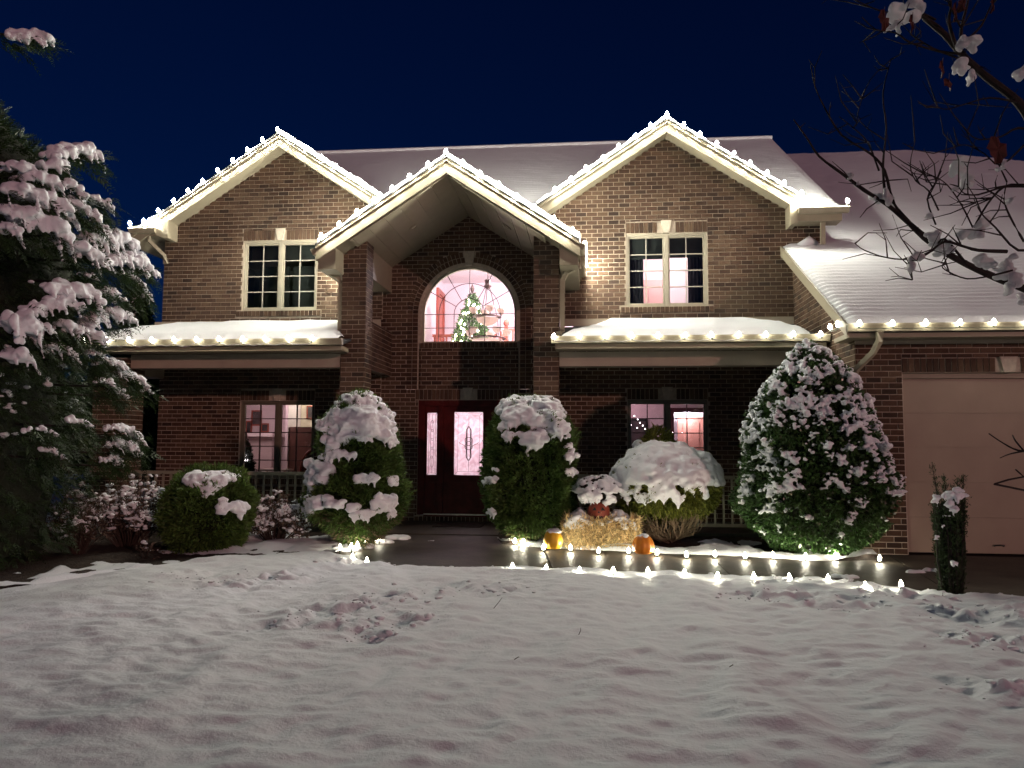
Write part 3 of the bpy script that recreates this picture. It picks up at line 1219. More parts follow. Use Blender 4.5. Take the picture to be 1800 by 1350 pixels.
# its left rake board and soffit
rb = MB().prism([(3.50, 10.79, 3.12), (3.50, W + .1, groof(W + .1) + .02), (3.50, W + .1, groof(W + .1) - .17), (3.50, 10.79, 2.95)], (.028, 0, 0))
rb.build('rake_board', CREAM, garage_roof)
MB().prism([(3.529, 10.82, 2.955), (3.529, W, groof(W) - .16), (3.529, W, groof(W) - .14), (3.529, 10.82, 2.975)], (.19, 0, 0)).build('soffit', CREAM, garage_roof)
MB().tube([(3.80, 14.2, groof(14.2) + .05), (4.0, 14.25, groof(14.2) + .14), (4.15, 14.25, groof(14.2) + .09)], [.05, .1, .04], 8).build('snow_lump', SNOWROOF, garage_roof, True)
gutter_x(3.50, 9.7, 10.82, 3.135).build('gutter', CREAM, house)
MB().box(3.53, 9.7, 10.822, G + .3, 2.955, 3.02).build('eave_soffit', CREAM, house)
MB().box(3.716, 9.7, G - .02, G + .005, 2.90, 2.953).build('frieze', TAN, house)

# porch roofs, beams, ceilings
for (x0, x1, lab, zt) in ((-8.95, -4.03, 'l', 3.70), (-.60, 3.69, 'r', 3.67)):
    pr = MB().prism([(x0, 12.22, 3.14), (x0, W, zt), (x0, W, zt - .06), (x0, 12.22, 3.10)], (x1 - x0, 0, 0))
    p = pr.build('porch_roof', SHINGLE, house)
    # snow blanket with soft ends
    nu, nv = int((x1 - x0) / .035), 40
    U, V = np.meshgrid(np.linspace(0, 1, nu), np.linspace(0, 1, nv))
    a, b = (x0 + .15, x1 - .10) if lab == 'l' else (x0 + .10, x1 - .22)
    if lab == 'l':
        lo, hi = a + .55 * V, b - .30 * V ** 2
    else:
        lo, hi = a + .75 * V ** .8, b - .5 * V ** 2
    X = lo + (hi - lo) * U
    X = X + .05 * noise2(V * 2, U * 0, 4, 8) * (1 - np.minimum(1, np.minimum(U, 1 - U) * 20))
    Yv = 12.29 + (W - .02 - 12.29) * V - (1 - np.clip(V * 8, 0, 1)) * (.03 + .035 * noise2(X, X * 0, 2.5, 12) + .015 * noise2(X, X * 0, 9, 13))
    d = np.minimum(np.minimum(X - lo, hi - X), V * 2.2)
    e = np.clip(d / .16, 0, 1) ** .55
    Zv = 3.163 + (zt - 3.163) * V + e * (.155 + .02 * noise2(X, Yv, 1.5, 6) + .012 * noise2(X, Yv, 5, 7)) - .004
    obj('snow', np_mesh('snow', np.stack([X, Yv, Zv], -1).reshape(-1, 3), grid_faces(nu, nv), SNOWROOF, True), p)
    MB().box(x0 + .4 if lab == 'l' else x0 + .1, x1 + .05 if lab == 'l' else x1 + .02, W - .025, W + .01, zt + .015, zt + .145).build('flashing', TAN, house)
    gutter_x(x0, x1, 12.23, 3.195).build('gutter', CREAM, house)
    MB().box(x0 + .06, x1 - .03, 12.232, 12.60, 3.005, 3.085).build('eave_soffit', CREAM, house)
    bx0, bx1 = (-7.99, -4.22) if lab == 'l' else (-.49, 3.70)
    MB().box(bx0, bx1, 12.66, 12.95, 2.765, 3.003).build('porch_beam', TAN, house)
    MB().box(x0 + .3 if lab == 'l' else -.49, -4.0 if lab == 'l' else 3.70, 12.96, W - .01, 2.93, 2.96).build('porch_ceiling', TAN, house)
MB().box(-8.59, -8.32, 13.1, W, 2.72, 2.95).build('porch_beam', TAN, house)
# side walls of porch roofs over the entry
for xx, zt in ((-3.80, 3.62), (-.62, 3.58)):
    hm = MB()
    brick_panel((xx, 0, 0), (0, 1, 0), (1, 0, 0), 2.77, zt, lambda a, b: [(13.07, E)], hm, .04)
    hm.box(xx - .20, xx - .05, 13.07, W - .03, 2.77, zt)
    hm.build('header_wall', MORTAR, house)

# portico: soffit planks one by one, side boxes, recessed lamps, gutters
PL = .262
for s in (-1, 1):
    i = 0
    x = 0.0
    while x < 1.62:
        xa, xb = x + .004, min(x + PL - .004, 1.62)
        pts = [(PGX + s * xa, 12.19, PGZ - SL * xa + .001), (PGX + s * xb, 12.19, PGZ - SL * xb + .001), (PGX + s * xb, 12.19, PGZ - SL * xb + .014), (PGX + s * xa, 12.19, PGZ - SL * xa + .014)]
        pts = [(a, b, c - .028) for a, b, c in pts]
        MB().prism(pts, (0, E - 12.19, 0)).build('plank', CREAM, portico)
        x += PL
    # wall-side beam boxes along the eaves
    xo, xi = PGX + s * 2.16, PGX + s * 1.86
    za = PGZ - SL * 1.9
    MB().box(min(xo, xi), max(xo, xi), 12.21, W - .01, 4.36, za + .10).build('eave_box', CREAM, portico)
    MB().box(min(PGX + s * 1.84, PGX + s * 1.50), max(PGX + s * 1.84, PGX + s * 1.50), 13.07, E, 4.40, 4.95).build('side_panel', CREAM, portico)
    g = MB()
    gx_ = PGX + s * 2.17
    p = [(0, 0), (s * .105, 0), (s * .11, -.02), (s * .09, -.06), (s * .07, -.105), (0, -.105)]
    g.prism([(gx_ + a, 12.17, 4.70 + b) for a, b in p], (0, W - 12.20, 0))
    g.build('gutter', CREAM, portico)
    # recessed soffit lamp
    px = (727, 399) if s < 0 else (891, 398)
    d = ray(*px)
    best = min(((abs((CAM + d * t)[2] - (PGZ - .03 - SL * abs((CAM + d * t)[0] - PGX))), t) for t in np.linspace(11.5, 15, 700)))
    c = CAM + d * best[1]
    nrm = unit(np.array([s * SL, 0, 1.0])) * -1
    tx = unit(np.array([1, 0, -s * SL]))
    rg = MB()
    for i in range(16):
        t0, t1 = 2 * math.pi * i / 16, 2 * math.pi * (i + 1) / 16
        q = [c + nrm * .004 + tx * rr * math.cos(t) + np.array([0, rr, 0]) * math.sin(t) for rr, t in ((.055, t0), (.095, t0), (.095, t1), (.055, t1))]
        rg.prism(q, nrm * .012)
    lamp = rg.build('recessed_lamp', CREAM, portico)
    bb = MB()
    bb.poly([c + nrm * .003 + tx * .056 * math.cos(2 * math.pi * i / 14) + np.array([0, .056, 0]) * math.sin(2 * math.pi * i / 14) for i in range(14)])
    bb.build('lamp_face', pmat('lamp_face', (.6, .55, .45), .3, .2, 30), lamp)


tag(allb.build('brickwork', BRICKN, house), kind='stuff')


# downspouts
def spout(pts, name='downspout'):
    MB().tube(pts, .048, 4, flat=(1.15, .95)).build(name, CREAM, house)


spout([(-8.6, 14.03, 5.53), (-8.6, 14.06, 5.42), (-8.36, 14.2, 5.16), (-8.34, 14.23, 5.0)])
spout([(4.20, 14.05, 5.6), (4.20, 14.08, 5.5), (4.20, 14.1, 5.2), (4.20, 14.1, groof(14.1) + .1)])
spout([(-.10, 12.62, 4.6), (-.10, 12.62, 4.50), (-.16, 12.62, 4.42), (-.36, 12.66, 4.34), (-.435, 12.7, 4.22), (-.44, 12.7, 4.0), (-.44, 12.7, 3.36), (-.50, 12.55, 3.30)])
spout([(-4.56, 12.62, 4.6), (-4.56, 12.62, 4.48), (-4.48, 12.64, 4.40), (-4.30, 12.7, 4.32), (-4.255, 12.72, 4.2), (-4.25, 12.72, 3.4)])
spout([(3.92, 10.76, 3.03), (3.92, 10.80, 2.90), (3.86, 10.86, 2.75), (3.70, 11.02, 2.55), (3.66, 11.10, 2.44), (3.66, 11.10, .1)])
spout([(3.45, 12.22, 3.09), (3.45, 12.26, 2.95), (3.36, 12.4, 2.75), (3.33, 12.5, 2.6), (3.33, 12.5, .1)])

# porch floor, railings, skirting
MB().box(-8.62, -4.0, 12.52, W, -.05, .10).build('porch_floor', CONC, house)
MB().box(-.75, 3.71, 12.52, W, -.05, .10).build('porch_floor', CONC, house)
MB().box(-3.99, -.76, 12.46, E, -.06, .015).build('porch_floor', CONC, house)
for (x0, x1) in ((-7.985, -4.22), (-.49, 3.70)):
    rl = MB()
    rl.box(x0, x1, 12.70, 12.79, .93, .985)
    rl.box(x0, x1, 12.715, 12.775, .17, .22)
    rail = rl.build('railing', GREENRAIL, house)
    nb = int((x1 - x0) / .135)
    bm_ = MB().box(-.016, .016, -.016, .016, .221, .929).mesh('baluster', GREENRAIL)
    for i in range(nb):
        b = obj('baluster', bm_, rail)
        b.matrix_parent_inverse = Matrix()
        b.location = (x0 + (i + .5) * (x1 - x0) / nb, 12.745, 0)
    MB().box(x0 - .1 if x0 < -4 else x0, x1, 12.47, 12.515, -.08, .095).build('skirting', SKIRT, house)


# ---- rooms behind the windows
def room(name, x0, x1, y0, y1, z0, z1, wall=PINKWALL):
    m = MB()
    m.poly([(x0, y1, z0), (x1, y1, z0), (x1, y1, z1), (x0, y1, z1)])
    m.poly([(x0, y0, z0), (x0, y1, z0), (x0, y1, z1), (x0, y0, z1)])
    m.poly([(x1, y0, z0), (x1, y1, z0), (x1, y1, z1), (x1, y0, z1)])
    o = m.build(name, wall, house)
    MB().poly([(x0, y0, z1), (x1, y0, z1), (x1, y1, z1), (x0, y1, z1)]).build('ceiling', CEIL, o)
    MB().poly([(x0, y0, z0), (x1, y0, z0), (x1, y1, z0), (x0, y1, z0)]).build('floor', FLOORW, o)
    return o


def room_lamp(loc, power, color, size=.25):
    l = bpy.data.lights.new('room_lamp', 'POINT')
    l.energy = power
    l.color = color
    l.shadow_soft_size = size
    o = bpy.data.objects.new('room_lamp', l)
    COL.objects.link(o)
    o.location = loc
    return o


PINK = (1, .83, .94)
foyer = room('room', -3.75, .45, E + .17, 19.4, .12, 5.62)
room_lamp((-1.2, 16.3, 5.0), 400, PINK)
room_lamp((-2.3, 16.0, 2.0), 88, PINK)
lg = MB().lathe([(.17, .0), (.16, -.05), (.10, -.09), (.02, -.10)], (-2.45, 17.2, 5.615), 16)
tag(lg.build('ceiling_light', emit('ceiling_glow', (1, .9, .92), 6), None, True), 'round white ceiling light behind the top of the arched window', 'ceiling light')
# landing, its rail, the red door frame on the left wall
MB().box(-3.74, .44, 17.3, 19.39, 2.95, 3.12).build('landing', FLOORW, foyer)
df = MB()
df.box(-3.745, -3.69, 18.45, 18.57, 3.125, 5.32)
df.box(-3.745, -3.69, 19.20, 19.32, 3.125, 5.32)
df.box(-3.745, -3.69, 18.57, 19.20, 5.20, 5.32)
df.box(-3.745, -3.72, 18.58, 19.19, 3.125, 5.19)
df.build('inner_door', RWOOD, foyer)
rl = MB()
rl.box(-3.6, -2.1, 17.32, 17.38, 3.93, 3.99)
rl.box(-1.83, .40, 17.32, 17.38, 4.05, 4.11)
rail = rl.build('stair_rail', RWOOD, foyer)
bal = MB().box(-.02, .02, -.02, .02, 3.125, 3.93).mesh('baluster', RWOOD)
for i in range(28):
    b_ = obj('baluster', bal, foyer)
    b_.matrix_parent_inverse = Matrix()
    b_.location = (-3.55 + i * .14, 17.35, 0 if i < 11 else .12)
nw = MB().box(-1.93, -1.84, 17.3, 17.4, 3.125, 4.16)
nw.lathe([(.03, 0), (.06, .04), (.07, .09), (.05, .14), (.01, .17)], (-1.885, 17.35, 4.16), 10)
nw.build('newel_post', RWOOD, foyer)
MB().tube([(-1.885, 17.35, 4.02), (-2.45, 16.95, 3.35)], .035, 6).build('stair_handrail', RWOOD, foyer)

bed = room('room', -.30, 3.60, W + .17, 16.6, 2.98, 5.60)
room_lamp((1.6, 15.5, 5.25), 54, (1, .80, .82))
MB().box(.70, 1.44, W + .20, W + .22, 4.98, 5.38).build('blind', BLIND, bed)
MB().box(1.441, 2.185, W + .20, W + .22, 5.00, 5.38).build('blind', BLIND, bed)
for a, b in ((.72, 1.03), (1.86, 2.18)):
    cu = MB()
    nn = 16
    top = [(a + (b - a) * i / nn, W + .26 + .028 * math.sin(i * 1.9)) for i in range(nn + 1)]
    for (xa, ya), (xb, yb2) in zip(top[:-1], top[1:]):
        cu.poly([(xa, ya, 3.4), (xb, yb2, 3.4), (xb, yb2, 5.2), (xa, ya, 5.2)])
    tag(cu.build('curtain', FABRIC, None, True), 'dark grey curtain at the %s side of the upper window with the lit bedroom' % ('left' if a < 1 else 'right'), 'curtain', 'bedroom curtains')
bd = MB().box(.90, 1.60, 16.53, 16.59, 3.0, 5.02)
bd.box(1.0, 1.22, 16.51, 16.529, 3.9, 4.85).box(1.28, 1.50, 16.51, 16.529, 3.9, 4.85)
bd.build('inner_door', pmat('inner_door_paint', (.55, .33, .31), .5, .05, 5), bed)

darkroom = room('room', -8.0, -4.3, W + .17, 17.5, 2.98, 5.6, pmat('dark_room_wall', (.25, .25, .23), .8, .05, 3))
for a, b in ((-6.70, -6.06), (-5.99, -5.34)):
    MB().box(a, b, W + .20, W + .22, 5.08, 5.38).build('blind', BLIND, darkroom)
    MB().box(a, b, W + .60, W + .62, 3.2, 5.06).build('curtain', BLIND, darkroom)

liv = room('room', -8.41, -4.3, W + .17, 18.2, .12, 2.72)
room_lamp((-7.3, 16.4, 2.3), 17, (1, .66, .68))
MB().box(-6.92, -6.86, 17.0, 18.19, .12, 2.71).build('room_post', PINKWALL, liv)
MB().box(-6.85, -5.9, 17.75, 17.8, 1.85, 2.7).build('kitchen_wall', pmat('kitchen_wall_paint', (.75, .68, .55), .6, .05, 4), liv)
room_lamp((-6.3, 17.3, 2.45), 10, (1, .88, .72), .08)
MB().box(-6.85, -5.9, 17.05, 17.74, .12, 1.84).build('cabinet', pmat('cabinet_wood', (.10, .045, .035), .4, .2, 5), liv)
for x, z, wd, hh, lab in ((-8.33, 1.84, .16, .34, 'small dark framed picture at the left edge of the living room window'), (-8.14, 2.08, .26, .38, 'framed picture hung highest on the living room wall'), (-7.92, 1.84, .20, .22, 'small framed picture beside the middle post of the living room window'), (-6.58, 2.2, .24, .32, 'framed picture on the bright kitchen wall, at the top right pane')):
    yy = 18.17 if x < -7 else 17.72
    t = MB()
    box_shell(t, x - wd / 2, x + wd / 2, z - hh / 2, z + hh / 2, yy - .01, yy + .02, .03)
    t = t.build('picture', RWOOD, None)
    tag(t, lab, 'picture', 'pictures on the living room walls')
    MB().box(x - wd / 2 + .031, x + wd / 2 - .031, yy, yy + .015, z - hh / 2 + .031, z + hh / 2 - .031).build('print', PICT, t)
ms = thing('mantel_shelf', 'white mantel shelf across the left panes of the lower left window', 'shelf', (-7.8, 17.6, .12))
MB().box(-8.2, -7.4, 17.4, 18.15, 1.62, 1.70).build('shelf_board', CEIL, ms)
MB().box(-8.12, -7.48, 17.6, 18.15, .12, 1.619).build('breast', pmat('mantel_paint', (.55, .47, .46), .6, .08, 4), ms)
ch = thing('armchair', 'dark round-backed armchair inside the lower left window, beside the snowy topiary', 'armchair', (-5.8, 15.4, .12))
cxa, cxb = -6.02, -5.50
ar = [(cxa + (cxb - cxa) * (1 - math.cos(math.pi * i / 14)) / 2, 15.6, .70 + .62 * math.sin(math.pi * i / 14)) for i in range(15)]
MB().prism(ar + [(cxb, 15.6, .4), (cxa, 15.6, .4)], (0, .12, 0)).build('backrest', pmat('chair_leather', (.10, .03, .03), .35, .2, 6), ch)
MB().tube(ar, .025, 6).build('back_frame', RWOOD, ch)
MB().box(cxa, cxb, 15.0, 15.6, .35, .52).build('seat', pmat('seat_leather', (.09, .03, .03), .4, .2, 6), ch)
for a, b in ((cxa + .05, 15.05), (cxb - .05, 15.05), (cxa + .05, 15.55), (cxb - .05, 15.55)):
    MB().box(a - .025, a + .025, b - .025, b + .025, .12, .35).build('leg', RWOOD, ch)
tb = thing('side_table', 'low table inside the lower left window beneath the left panes', 'table', (-6.4, 15.4, .12))
MB().box(-6.75, -6.15, 15.2, 15.6, .90, .935).build('table_top', pmat('pale_top', (.5, .45, .4), .4, .05, 4), tb)
for a, b in ((-6.71, 15.24), (-6.19, 15.24), (-6.71, 15.56), (-6.19, 15.56)):
    MB().box(a - .02, a + .02, b - .02, b + .02, .12, .90).build('leg', RWOOD, tb)

din = room('room', -.3, 3.65, W + .17, 18.2, .12, 2.72)
room_lamp((.6, 16.6, 2.3), 9, (1, .56, .66))
# doorway with bright hall and red door at right
dw = MB()
dw.box(1.78, 1.88, 17.4, 17.5, .12, 2.3).box(2.72, 2.82, 17.4, 17.5, .12, 2.3).box(1.88, 2.72, 17.4, 17.5, 2.2, 2.3)
dw.build('door_casing', pmat('dark_casing', (.10, .03, .035), .5, .1, 5), din)
MB().box(-.29, 1.779, 17.42, 17.48, .12, 2.71).box(1.78, 3.64, 17.42, 17.48, 2.301, 2.71).box(2.821, 3.64, 17.42, 17.48, .12, 2.30).build('partition', PINKWALL, din)
room_lamp((2.2, 17.7, 2.2), 30, (.92, .88, 1), .1)
rd = MB().box(2.02, 2.62, 17.95, 18.0, .95, 2.12)
rd.box(2.14, 2.5, 17.93, 17.949, 1.1, 2.0)
rd.build('inner_door', pmat('hall_door', (.42, .17, .13), .45, .15, 5), din)
t = MB()
box_shell(t, .55, 1.30, 1.32, 2.05, 17.36, 17.40, .05)
t = tag(t.build('picture', BLACK, None), 'large dark picture inside the lower right window, at the left panes', 'picture')
MB().box(.601, 1.249, 17.375, 17.395, 1.371, 1.999).build('print', PICT, t)
gl = thing('reflection_beads', 'tiny glowing beads set inside the lower right window for reflected lights, by the dark picture', 'string lights', (1.2, 17.3, 1.6))  # added glowing beads standing in for lights mirrored in the glass
pts = [at(x, y, 16.8) for x, y in ((1107, 737), (1109, 747), (1115, 731), (1120, 752), (1121, 737), (1125, 743), (1130, 748), (1134, 754), (1138, 762), (1143, 762), (1152, 756), (1155, 758), (1164, 761), (1182, 760), (1199, 761))]
sp_ = MB().lathe([(.002, -.012), (.011, -.006), (.012, .004), (.002, .012)], (0, 0, 0), 6).mesh('bulb', MINIP)
cord = MB()
cord.tube(pts, .002, 3)
cord.build('cord', BLACK, gl)
for p in pts:
    b = obj('bulb', sp_, gl)
    b.matrix_parent_inverse = Matrix()
    b.location = Vector(p) - gl.location


# lit Christmas trees indoors
def xmas(name, label, c, hgt, rad, nl, mat, leafmat, bulbr):
    t = thing(name, label, 'Christmas tree', c)
    P, N = crown_points(c, [(0.05 * hgt, rad), (.3 * hgt, rad * .8), (.6 * hgt, rad * .5), (.9 * hgt, rad * .16), (hgt, .01)], 2600, RNG, .16, .35, 4, 9)
    leaves('needles', P, N + np.array([0, 0, .2]), .09, .012, 3, .5, leafmat, t, 'stuff')
    MB().tube([(c[0], c[1], c[2]), (c[0], c[1], c[2] + hgt * .8)], [.04, .015], 6).build('trunk', BARK, t)
    P, N = crown_points(c, [(0.05 * hgt, rad), (.3 * hgt, rad * .8), (.6 * hgt, rad * .5), (.93 * hgt, rad * .12)], nl * 3, RNG, .05, .95, 4, 9)
    P = P[P[:, 1] < c[1]][:nl]
    sm = MB().lathe([(.002, -bulbr), (bulbr, 0), (.002, bulbr)], (0, 0, 0), 5).mesh('bulb', mat)
    for p, n_ in zip(P, N):
        b = obj('bulb', sm, t)
        b.matrix_parent_inverse = Matrix()
        b.location = Vector(p) - t.location + Vector((0, -.03, 0))
    MB().lathe([(.02, 0), (.04, .05), (.05, .1), (.01, .2)], (c[0], c[1], c[2] + hgt), 8).build('tree_topper', BRONZE, t)
    return t


ct = at(829, 600, 17.0)
xmas('christmas_tree', 'green Christmas tree with warm lights inside the arched window', (ct[0], 17.05, 3.13), 1.76, .58, 64, MINI, pmat('xmas_needle', (.05, .10, .035), .6, .3, 8, island=True), .028)
xmas('christmas_tree', 'small Christmas tree with white lights at the left corner of the lower left window', (-6.90, 14.9, .50), 1.02, .22, 34, MINIP, pmat('xmas_needle_dim', (.03, .04, .03), .6, .3, 8, island=True), .02)

# chandelier
cc = at(857, 560, 16.0)
cx, cyy = cc[0], 16.0
chn = thing('chandelier', 'two tier bronze chandelier with glass bowls hanging inside the arched window', 'chandelier', (cx, cyy, 5.6))
MB().tube([(cx, cyy, 5.6), (cx, cyy, 4.95)], .008, 6).build('chain', BRONZE, chn)
MB().lathe([(.02, .12), (.07, .08), (.06, 0), (.085, -.05), (.04, -.10)], (cx, cyy, 4.87), 12).build('crown_cap', BRONZE, chn)
for k in range(3):
    a = 2 * math.pi * k / 3 + .4
    MB().tube([(cx + .04 * math.cos(a), cyy + .04 * math.sin(a), 4.8), (cx + .22 * math.cos(a), cyy + .22 * math.sin(a), 4.15), (cx + .25 * math.cos(a), cyy + .25 * math.sin(a), 3.75)], .008, 5).build('hanger_rod', BRONZE, chn)
for zr, rr, nb in ((4.16, .30, 4), (3.70, .42, 5)):
    tr = MB().tube([(cx + rr * .9 * math.cos(2 * math.pi * i / 20), cyy + rr * .9 * math.sin(2 * math.pi * i / 20), zr) for i in range(21)], .02, 6).build('ring', BRONZE, chn)
    MB().lathe([(.02, -.16), (rr * .45, -.12), (rr * .72, -.05), (rr * .8, .0)], (cx, cyy, zr - .03), 16).build('centre_bowl', IVORY, chn)
    for k in range(nb):
        a = 2 * math.pi * k / nb + .3
        px_, py_ = cx + rr * math.cos(a), cyy + rr * math.sin(a)
        MB().tube([(cx + rr * .6 * math.cos(a), cyy + rr * .6 * math.sin(a), zr), (px_, py_, zr), (px_, py_, zr + .06)], .012, 5).build('arm', BRONZE, chn)
        MB().lathe([(.02, 0), (.06, .03), (.095, .09), (.10, .13), (.09, .125), (.05, .05)], (px_, py_, zr + .06), 12).build('glass_bowl', IVORY, chn)

# ------------------------------------------------------------------ GROUND
g = MB().poly([(-300, -300, -.14), (300, -300, -.14), (300, 500, -.14), (-300, 500, -.14)])
tag(g.build('ground', GROUNDSNOW), 'snowy ground reaching past the house', kind='structure')
for pts, nm in (([(-3.6, 7.6), (-.78, 7.6), (-.40, 8.9), (-.72, 11.4), (-.72, 12.45), (-3.6, 12.45)], 'walkway'),
                ([(-.768, 7.6), (1.6, 7.6), (1.6, 11.6), (-.70, 11.6), (-.388, 8.9)], 'walkway'),
                ([(1.612, 7.6), (3.55, 7.6), (4.05, 11.12), (1.612, 11.12)], 'walkway'),
                ([(3.563, 7.6), (6.8, 7.6), (6.8, 11.12), (4.063, 11.12)], 'driveway'),
                ([(6.812, 7.6), (16, 7.6), (16, 11.25), (6.812, 11.25)], 'driveway'),
                ([(9.2, -12), (16, -12), (16, 7.588), (9.2, 7.588)], 'driveway')):
    m = MB().prism([(x, y, -.10) for x, y in pts], (0, 0, .10))
    tag(m.build(nm, CONC), kind='structure', label='wet concrete slab leading to the garage and door')
MB().box(-3.6, 16, 7.61, 12.44, -.12, -.022).build('slab_bed', MULCH, None)['kind'] = 'structure'

EDGE = np.array([(-10, 5.2), (-7, 6.6), (-6.04, 7.5), (-5.5, 8.55), (-5.03, 9.36), (-4.6, 9.95), (-4.18, 10.3), (-3.6, 10.42), (-3.15, 10.25), (-2.85, 9.8), (-2.31, 9.34), (-.94, 9.54), (1.11, 9.35), (2.69, 9.16), (3.38, 8.89), (3.85, 8.46), (4.6, 8.3), (10, 8.3)]) * .955
MESS = [(*atz(x, y, .08)[:2], r_) for x, y, r_ in ((330, 1012, .35), (420, 1020, .45), (500, 1012, .4), (560, 1075, .35), (640, 1065, .4), (690, 1050, .3), (800, 1035, .45), (860, 1040, .3), (620, 1100, .3), (510, 1098, .22), (700, 1090, .25), (590, 985, .3), (650, 1120, .15),
                                             (1400, 1050, .4), (1330, 1045, .3), (1480, 1060, .4), (1560, 1040, .3), (1640, 1040, .35), (1700, 1070, .4), (1770, 1090, .4), (1790, 1130, .3), (1700, 1120, .25), (1760, 1215, .25), (1500, 1020, .2), (1380, 1018, .2))]


def mess(X, Y):
    m = np.zeros_like(X)
    for a, b, r_ in MESS:
        m = np.maximum(m, np.exp(-((X - a) ** 2 + (Y - b) ** 2) / (r_ * r_) * 1.2))
    return np.clip(m * (1.1 + .8 * noise2(X, Y, 3, 77)), 0, 1)


def lawn_z(X, Y, ye):
    d = np.clip((ye - Y) / .35, 0, 1)
    z = -.02 + .10 * np.sqrt(1 - (1 - d) ** 2) + .022 * noise2(X, X * 0, 2.2, 91) * (d > 0)
    wob = .35 * noise2(X, Y, .5, 15)
    rip = noise2(X + wob, (Y + wob) * 1.5, 1.5, 31) * .014 + noise2(X - wob, Y * 1.6 + wob, 2.9, 32) * .021 + noise2(X + wob, Y * 1.5, 6, 33) * .0145 + noise2(X, Y * 1.4, 12, 38) * .0075 + noise2(X, Y, 20, 36) * .0018
    m = mess(X, Y)
    lumps = noise2(X, Y, 6, 34) * .05 + np.maximum(noise2(X, Y, 11, 35), -.15) * .055 + noise2(X, Y, 23, 37) * .022 - .02
    return z + rip * d ** .5 + m * lumps * d ** .3


NU, NV = 660, 470
xs = np.linspace(-10, 10, NU)
ye = np.interp(xs, EDGE[:, 0], EDGE[:, 1]) + .035 * noise2(xs, xs * 0, 3.5, 61) + .02 * noise2(xs, xs * 0, 11, 62)
T = np.linspace(0, 1, NV) ** .85
X, TT = np.meshgrid(xs, T)
YE = np.broadcast_to(ye, X.shape)
Yg = -1.0 + (YE + 1.0) * TT
Z = lawn_z(X, Yg, YE)
tag(obj('lawn_snow', np_mesh('lawn_snow', np.stack([X, Yg, Z], -1).reshape(-1, 3), grid_faces(NU, NV), SNOWLAWN, True)), 'snow-covered front lawn with soft hollows and trampled patches', kind='structure')

# loose clods thrown up where the snow was trampled or shovelled
rg_ = np.random.default_rng(5)
ic = bmesh.new()
bmesh.ops.create_icosphere(ic, subdivisions=1, radius=1)
I1V = np.array([v.co[:] for v in ic.verts])
I1F = np.array([[v.index for v in f.verts] for f in ic.faces])
ic.free()
Vs, Fs = [], []
cnt = 0
while cnt < 640:
    if cnt < 500:
        a, b, r_ = MESS[rg_.integers(len(MESS))]
        x, y = a + rg_.normal(0, r_ * .7), b + rg_.normal(0, r_ * .55)
    else:
        x = rg_.uniform(-4.4, 4.6)
        y = np.interp(x, EDGE[:, 0], EDGE[:, 1]) - rg_.uniform(-.06, .12)
    yed = np.interp(x, EDGE[:, 0], EDGE[:, 1])
    s_ = .007 + .024 * rg_.random() ** 3
    if cnt % 60 == 0:
        s_ = .030
    z = float(lawn_z(np.array([x]), np.array([min(y, yed)]), np.array([yed]))[0]) if y < yed else 0
    v = I1V * np.array([s_ * rg_.uniform(.8, 1.5), s_ * rg_.uniform(.8, 1.4), s_ * rg_.uniform(.4, .8)])
    v = v * (1 + .75 * noise3(I1V + x * 9, 2.2, cnt)[:, None])
    Vs.append(v + np.array([x, y, z + s_ * .25]))
    Fs.append(I1F + cnt * len(I1V))
    cnt += 1
tag(obj('snow_clods', np_mesh('snow_clods', np.concatenate(Vs), np.concatenate(Fs), SNOW, True)), 'loose lumps of trampled snow on the lawn', kind='stuff')


# beds: mulch with snow lying in patches
def bed(name, x0, x1, yf, yb, thr, seed, zb=.012, sx=1.6):
    nu, nv = int((x1 - x0) / .04), 70
    U, Vv = np.meshgrid(np.linspace(x0, x1, nu), np.linspace(0, 1, nv))
    Y0 = yf(U)
    Yb = Y0 + (yb - Y0) * Vv
    d = np.clip(np.minimum(Vv * (yb - Y0) / .2, 1), 0, 1)
    mz = zb * d - .004 + .05 * d * (1 + noise2(U, Yb, 2, seed)) * .6 + .018 * d * noise2(U, Yb, 15, seed + 1)
    tag(obj(name, np_mesh(name, np.stack([U, Yb, mz], -1).reshape(-1, 3), grid_faces(nu, nv), MULCH, True)), 'dark mulch bed before the porch', kind='structure')
    f_ = noise2(U, Yb, sx, seed + 2) + .4 * noise2(U, Yb, sx * 3, seed + 3) - thr(U, Yb, Vv)
    sz = mz + np.clip(.10 * f_, -.06, .085) + .012 * noise2(U, Yb, 7, seed + 4)
    tag(obj('bed_snow', np_mesh('bed_snow', np.stack([U, Yb, sz], -1).reshape(-1, 3), grid_faces(nu, nv), SNOW, True)), 'patches of snow lying on the mulch', kind='structure')


FE = np.array([(-1.45, 12.3), (-1.3, 11.6), (-.9, 11.35), (-.3, 11.2), (.55, 11.05), (1.72, 10.85), (2.6, 10.62), (3.3, 10.55), (3.75, 10.7)])
bed('flower_bed', -1.45, 3.73, lambda u: np.interp(u, FE[:, 0], FE[:, 1]) - .12 + .03 * noise2(u, u * 0, 3, 3), 12.5,
    lambda U, Y, V: np.where(U > 2.15, .3, 0) + np.where(U < -.75, .5, 0) + np.clip((V - .22) * 5, -.9, .6), 40)
bed('flower_bed', -10, -3.35, lambda u: np.interp(u, EDGE[:, 0], EDGE[:, 1]) - .08, 12.5,
    lambda U, Y, V: np.where(U < -5.9, .5 + (-5.9 - U) * 1.2, -.15) + np.where(V < .06, -.2, 0), 50, .0)
bx = np.linspace(-1.15, 3.15, 220)
nv = 26
U, Vv = np.meshgrid(bx, np.linspace(0, 1, nv))
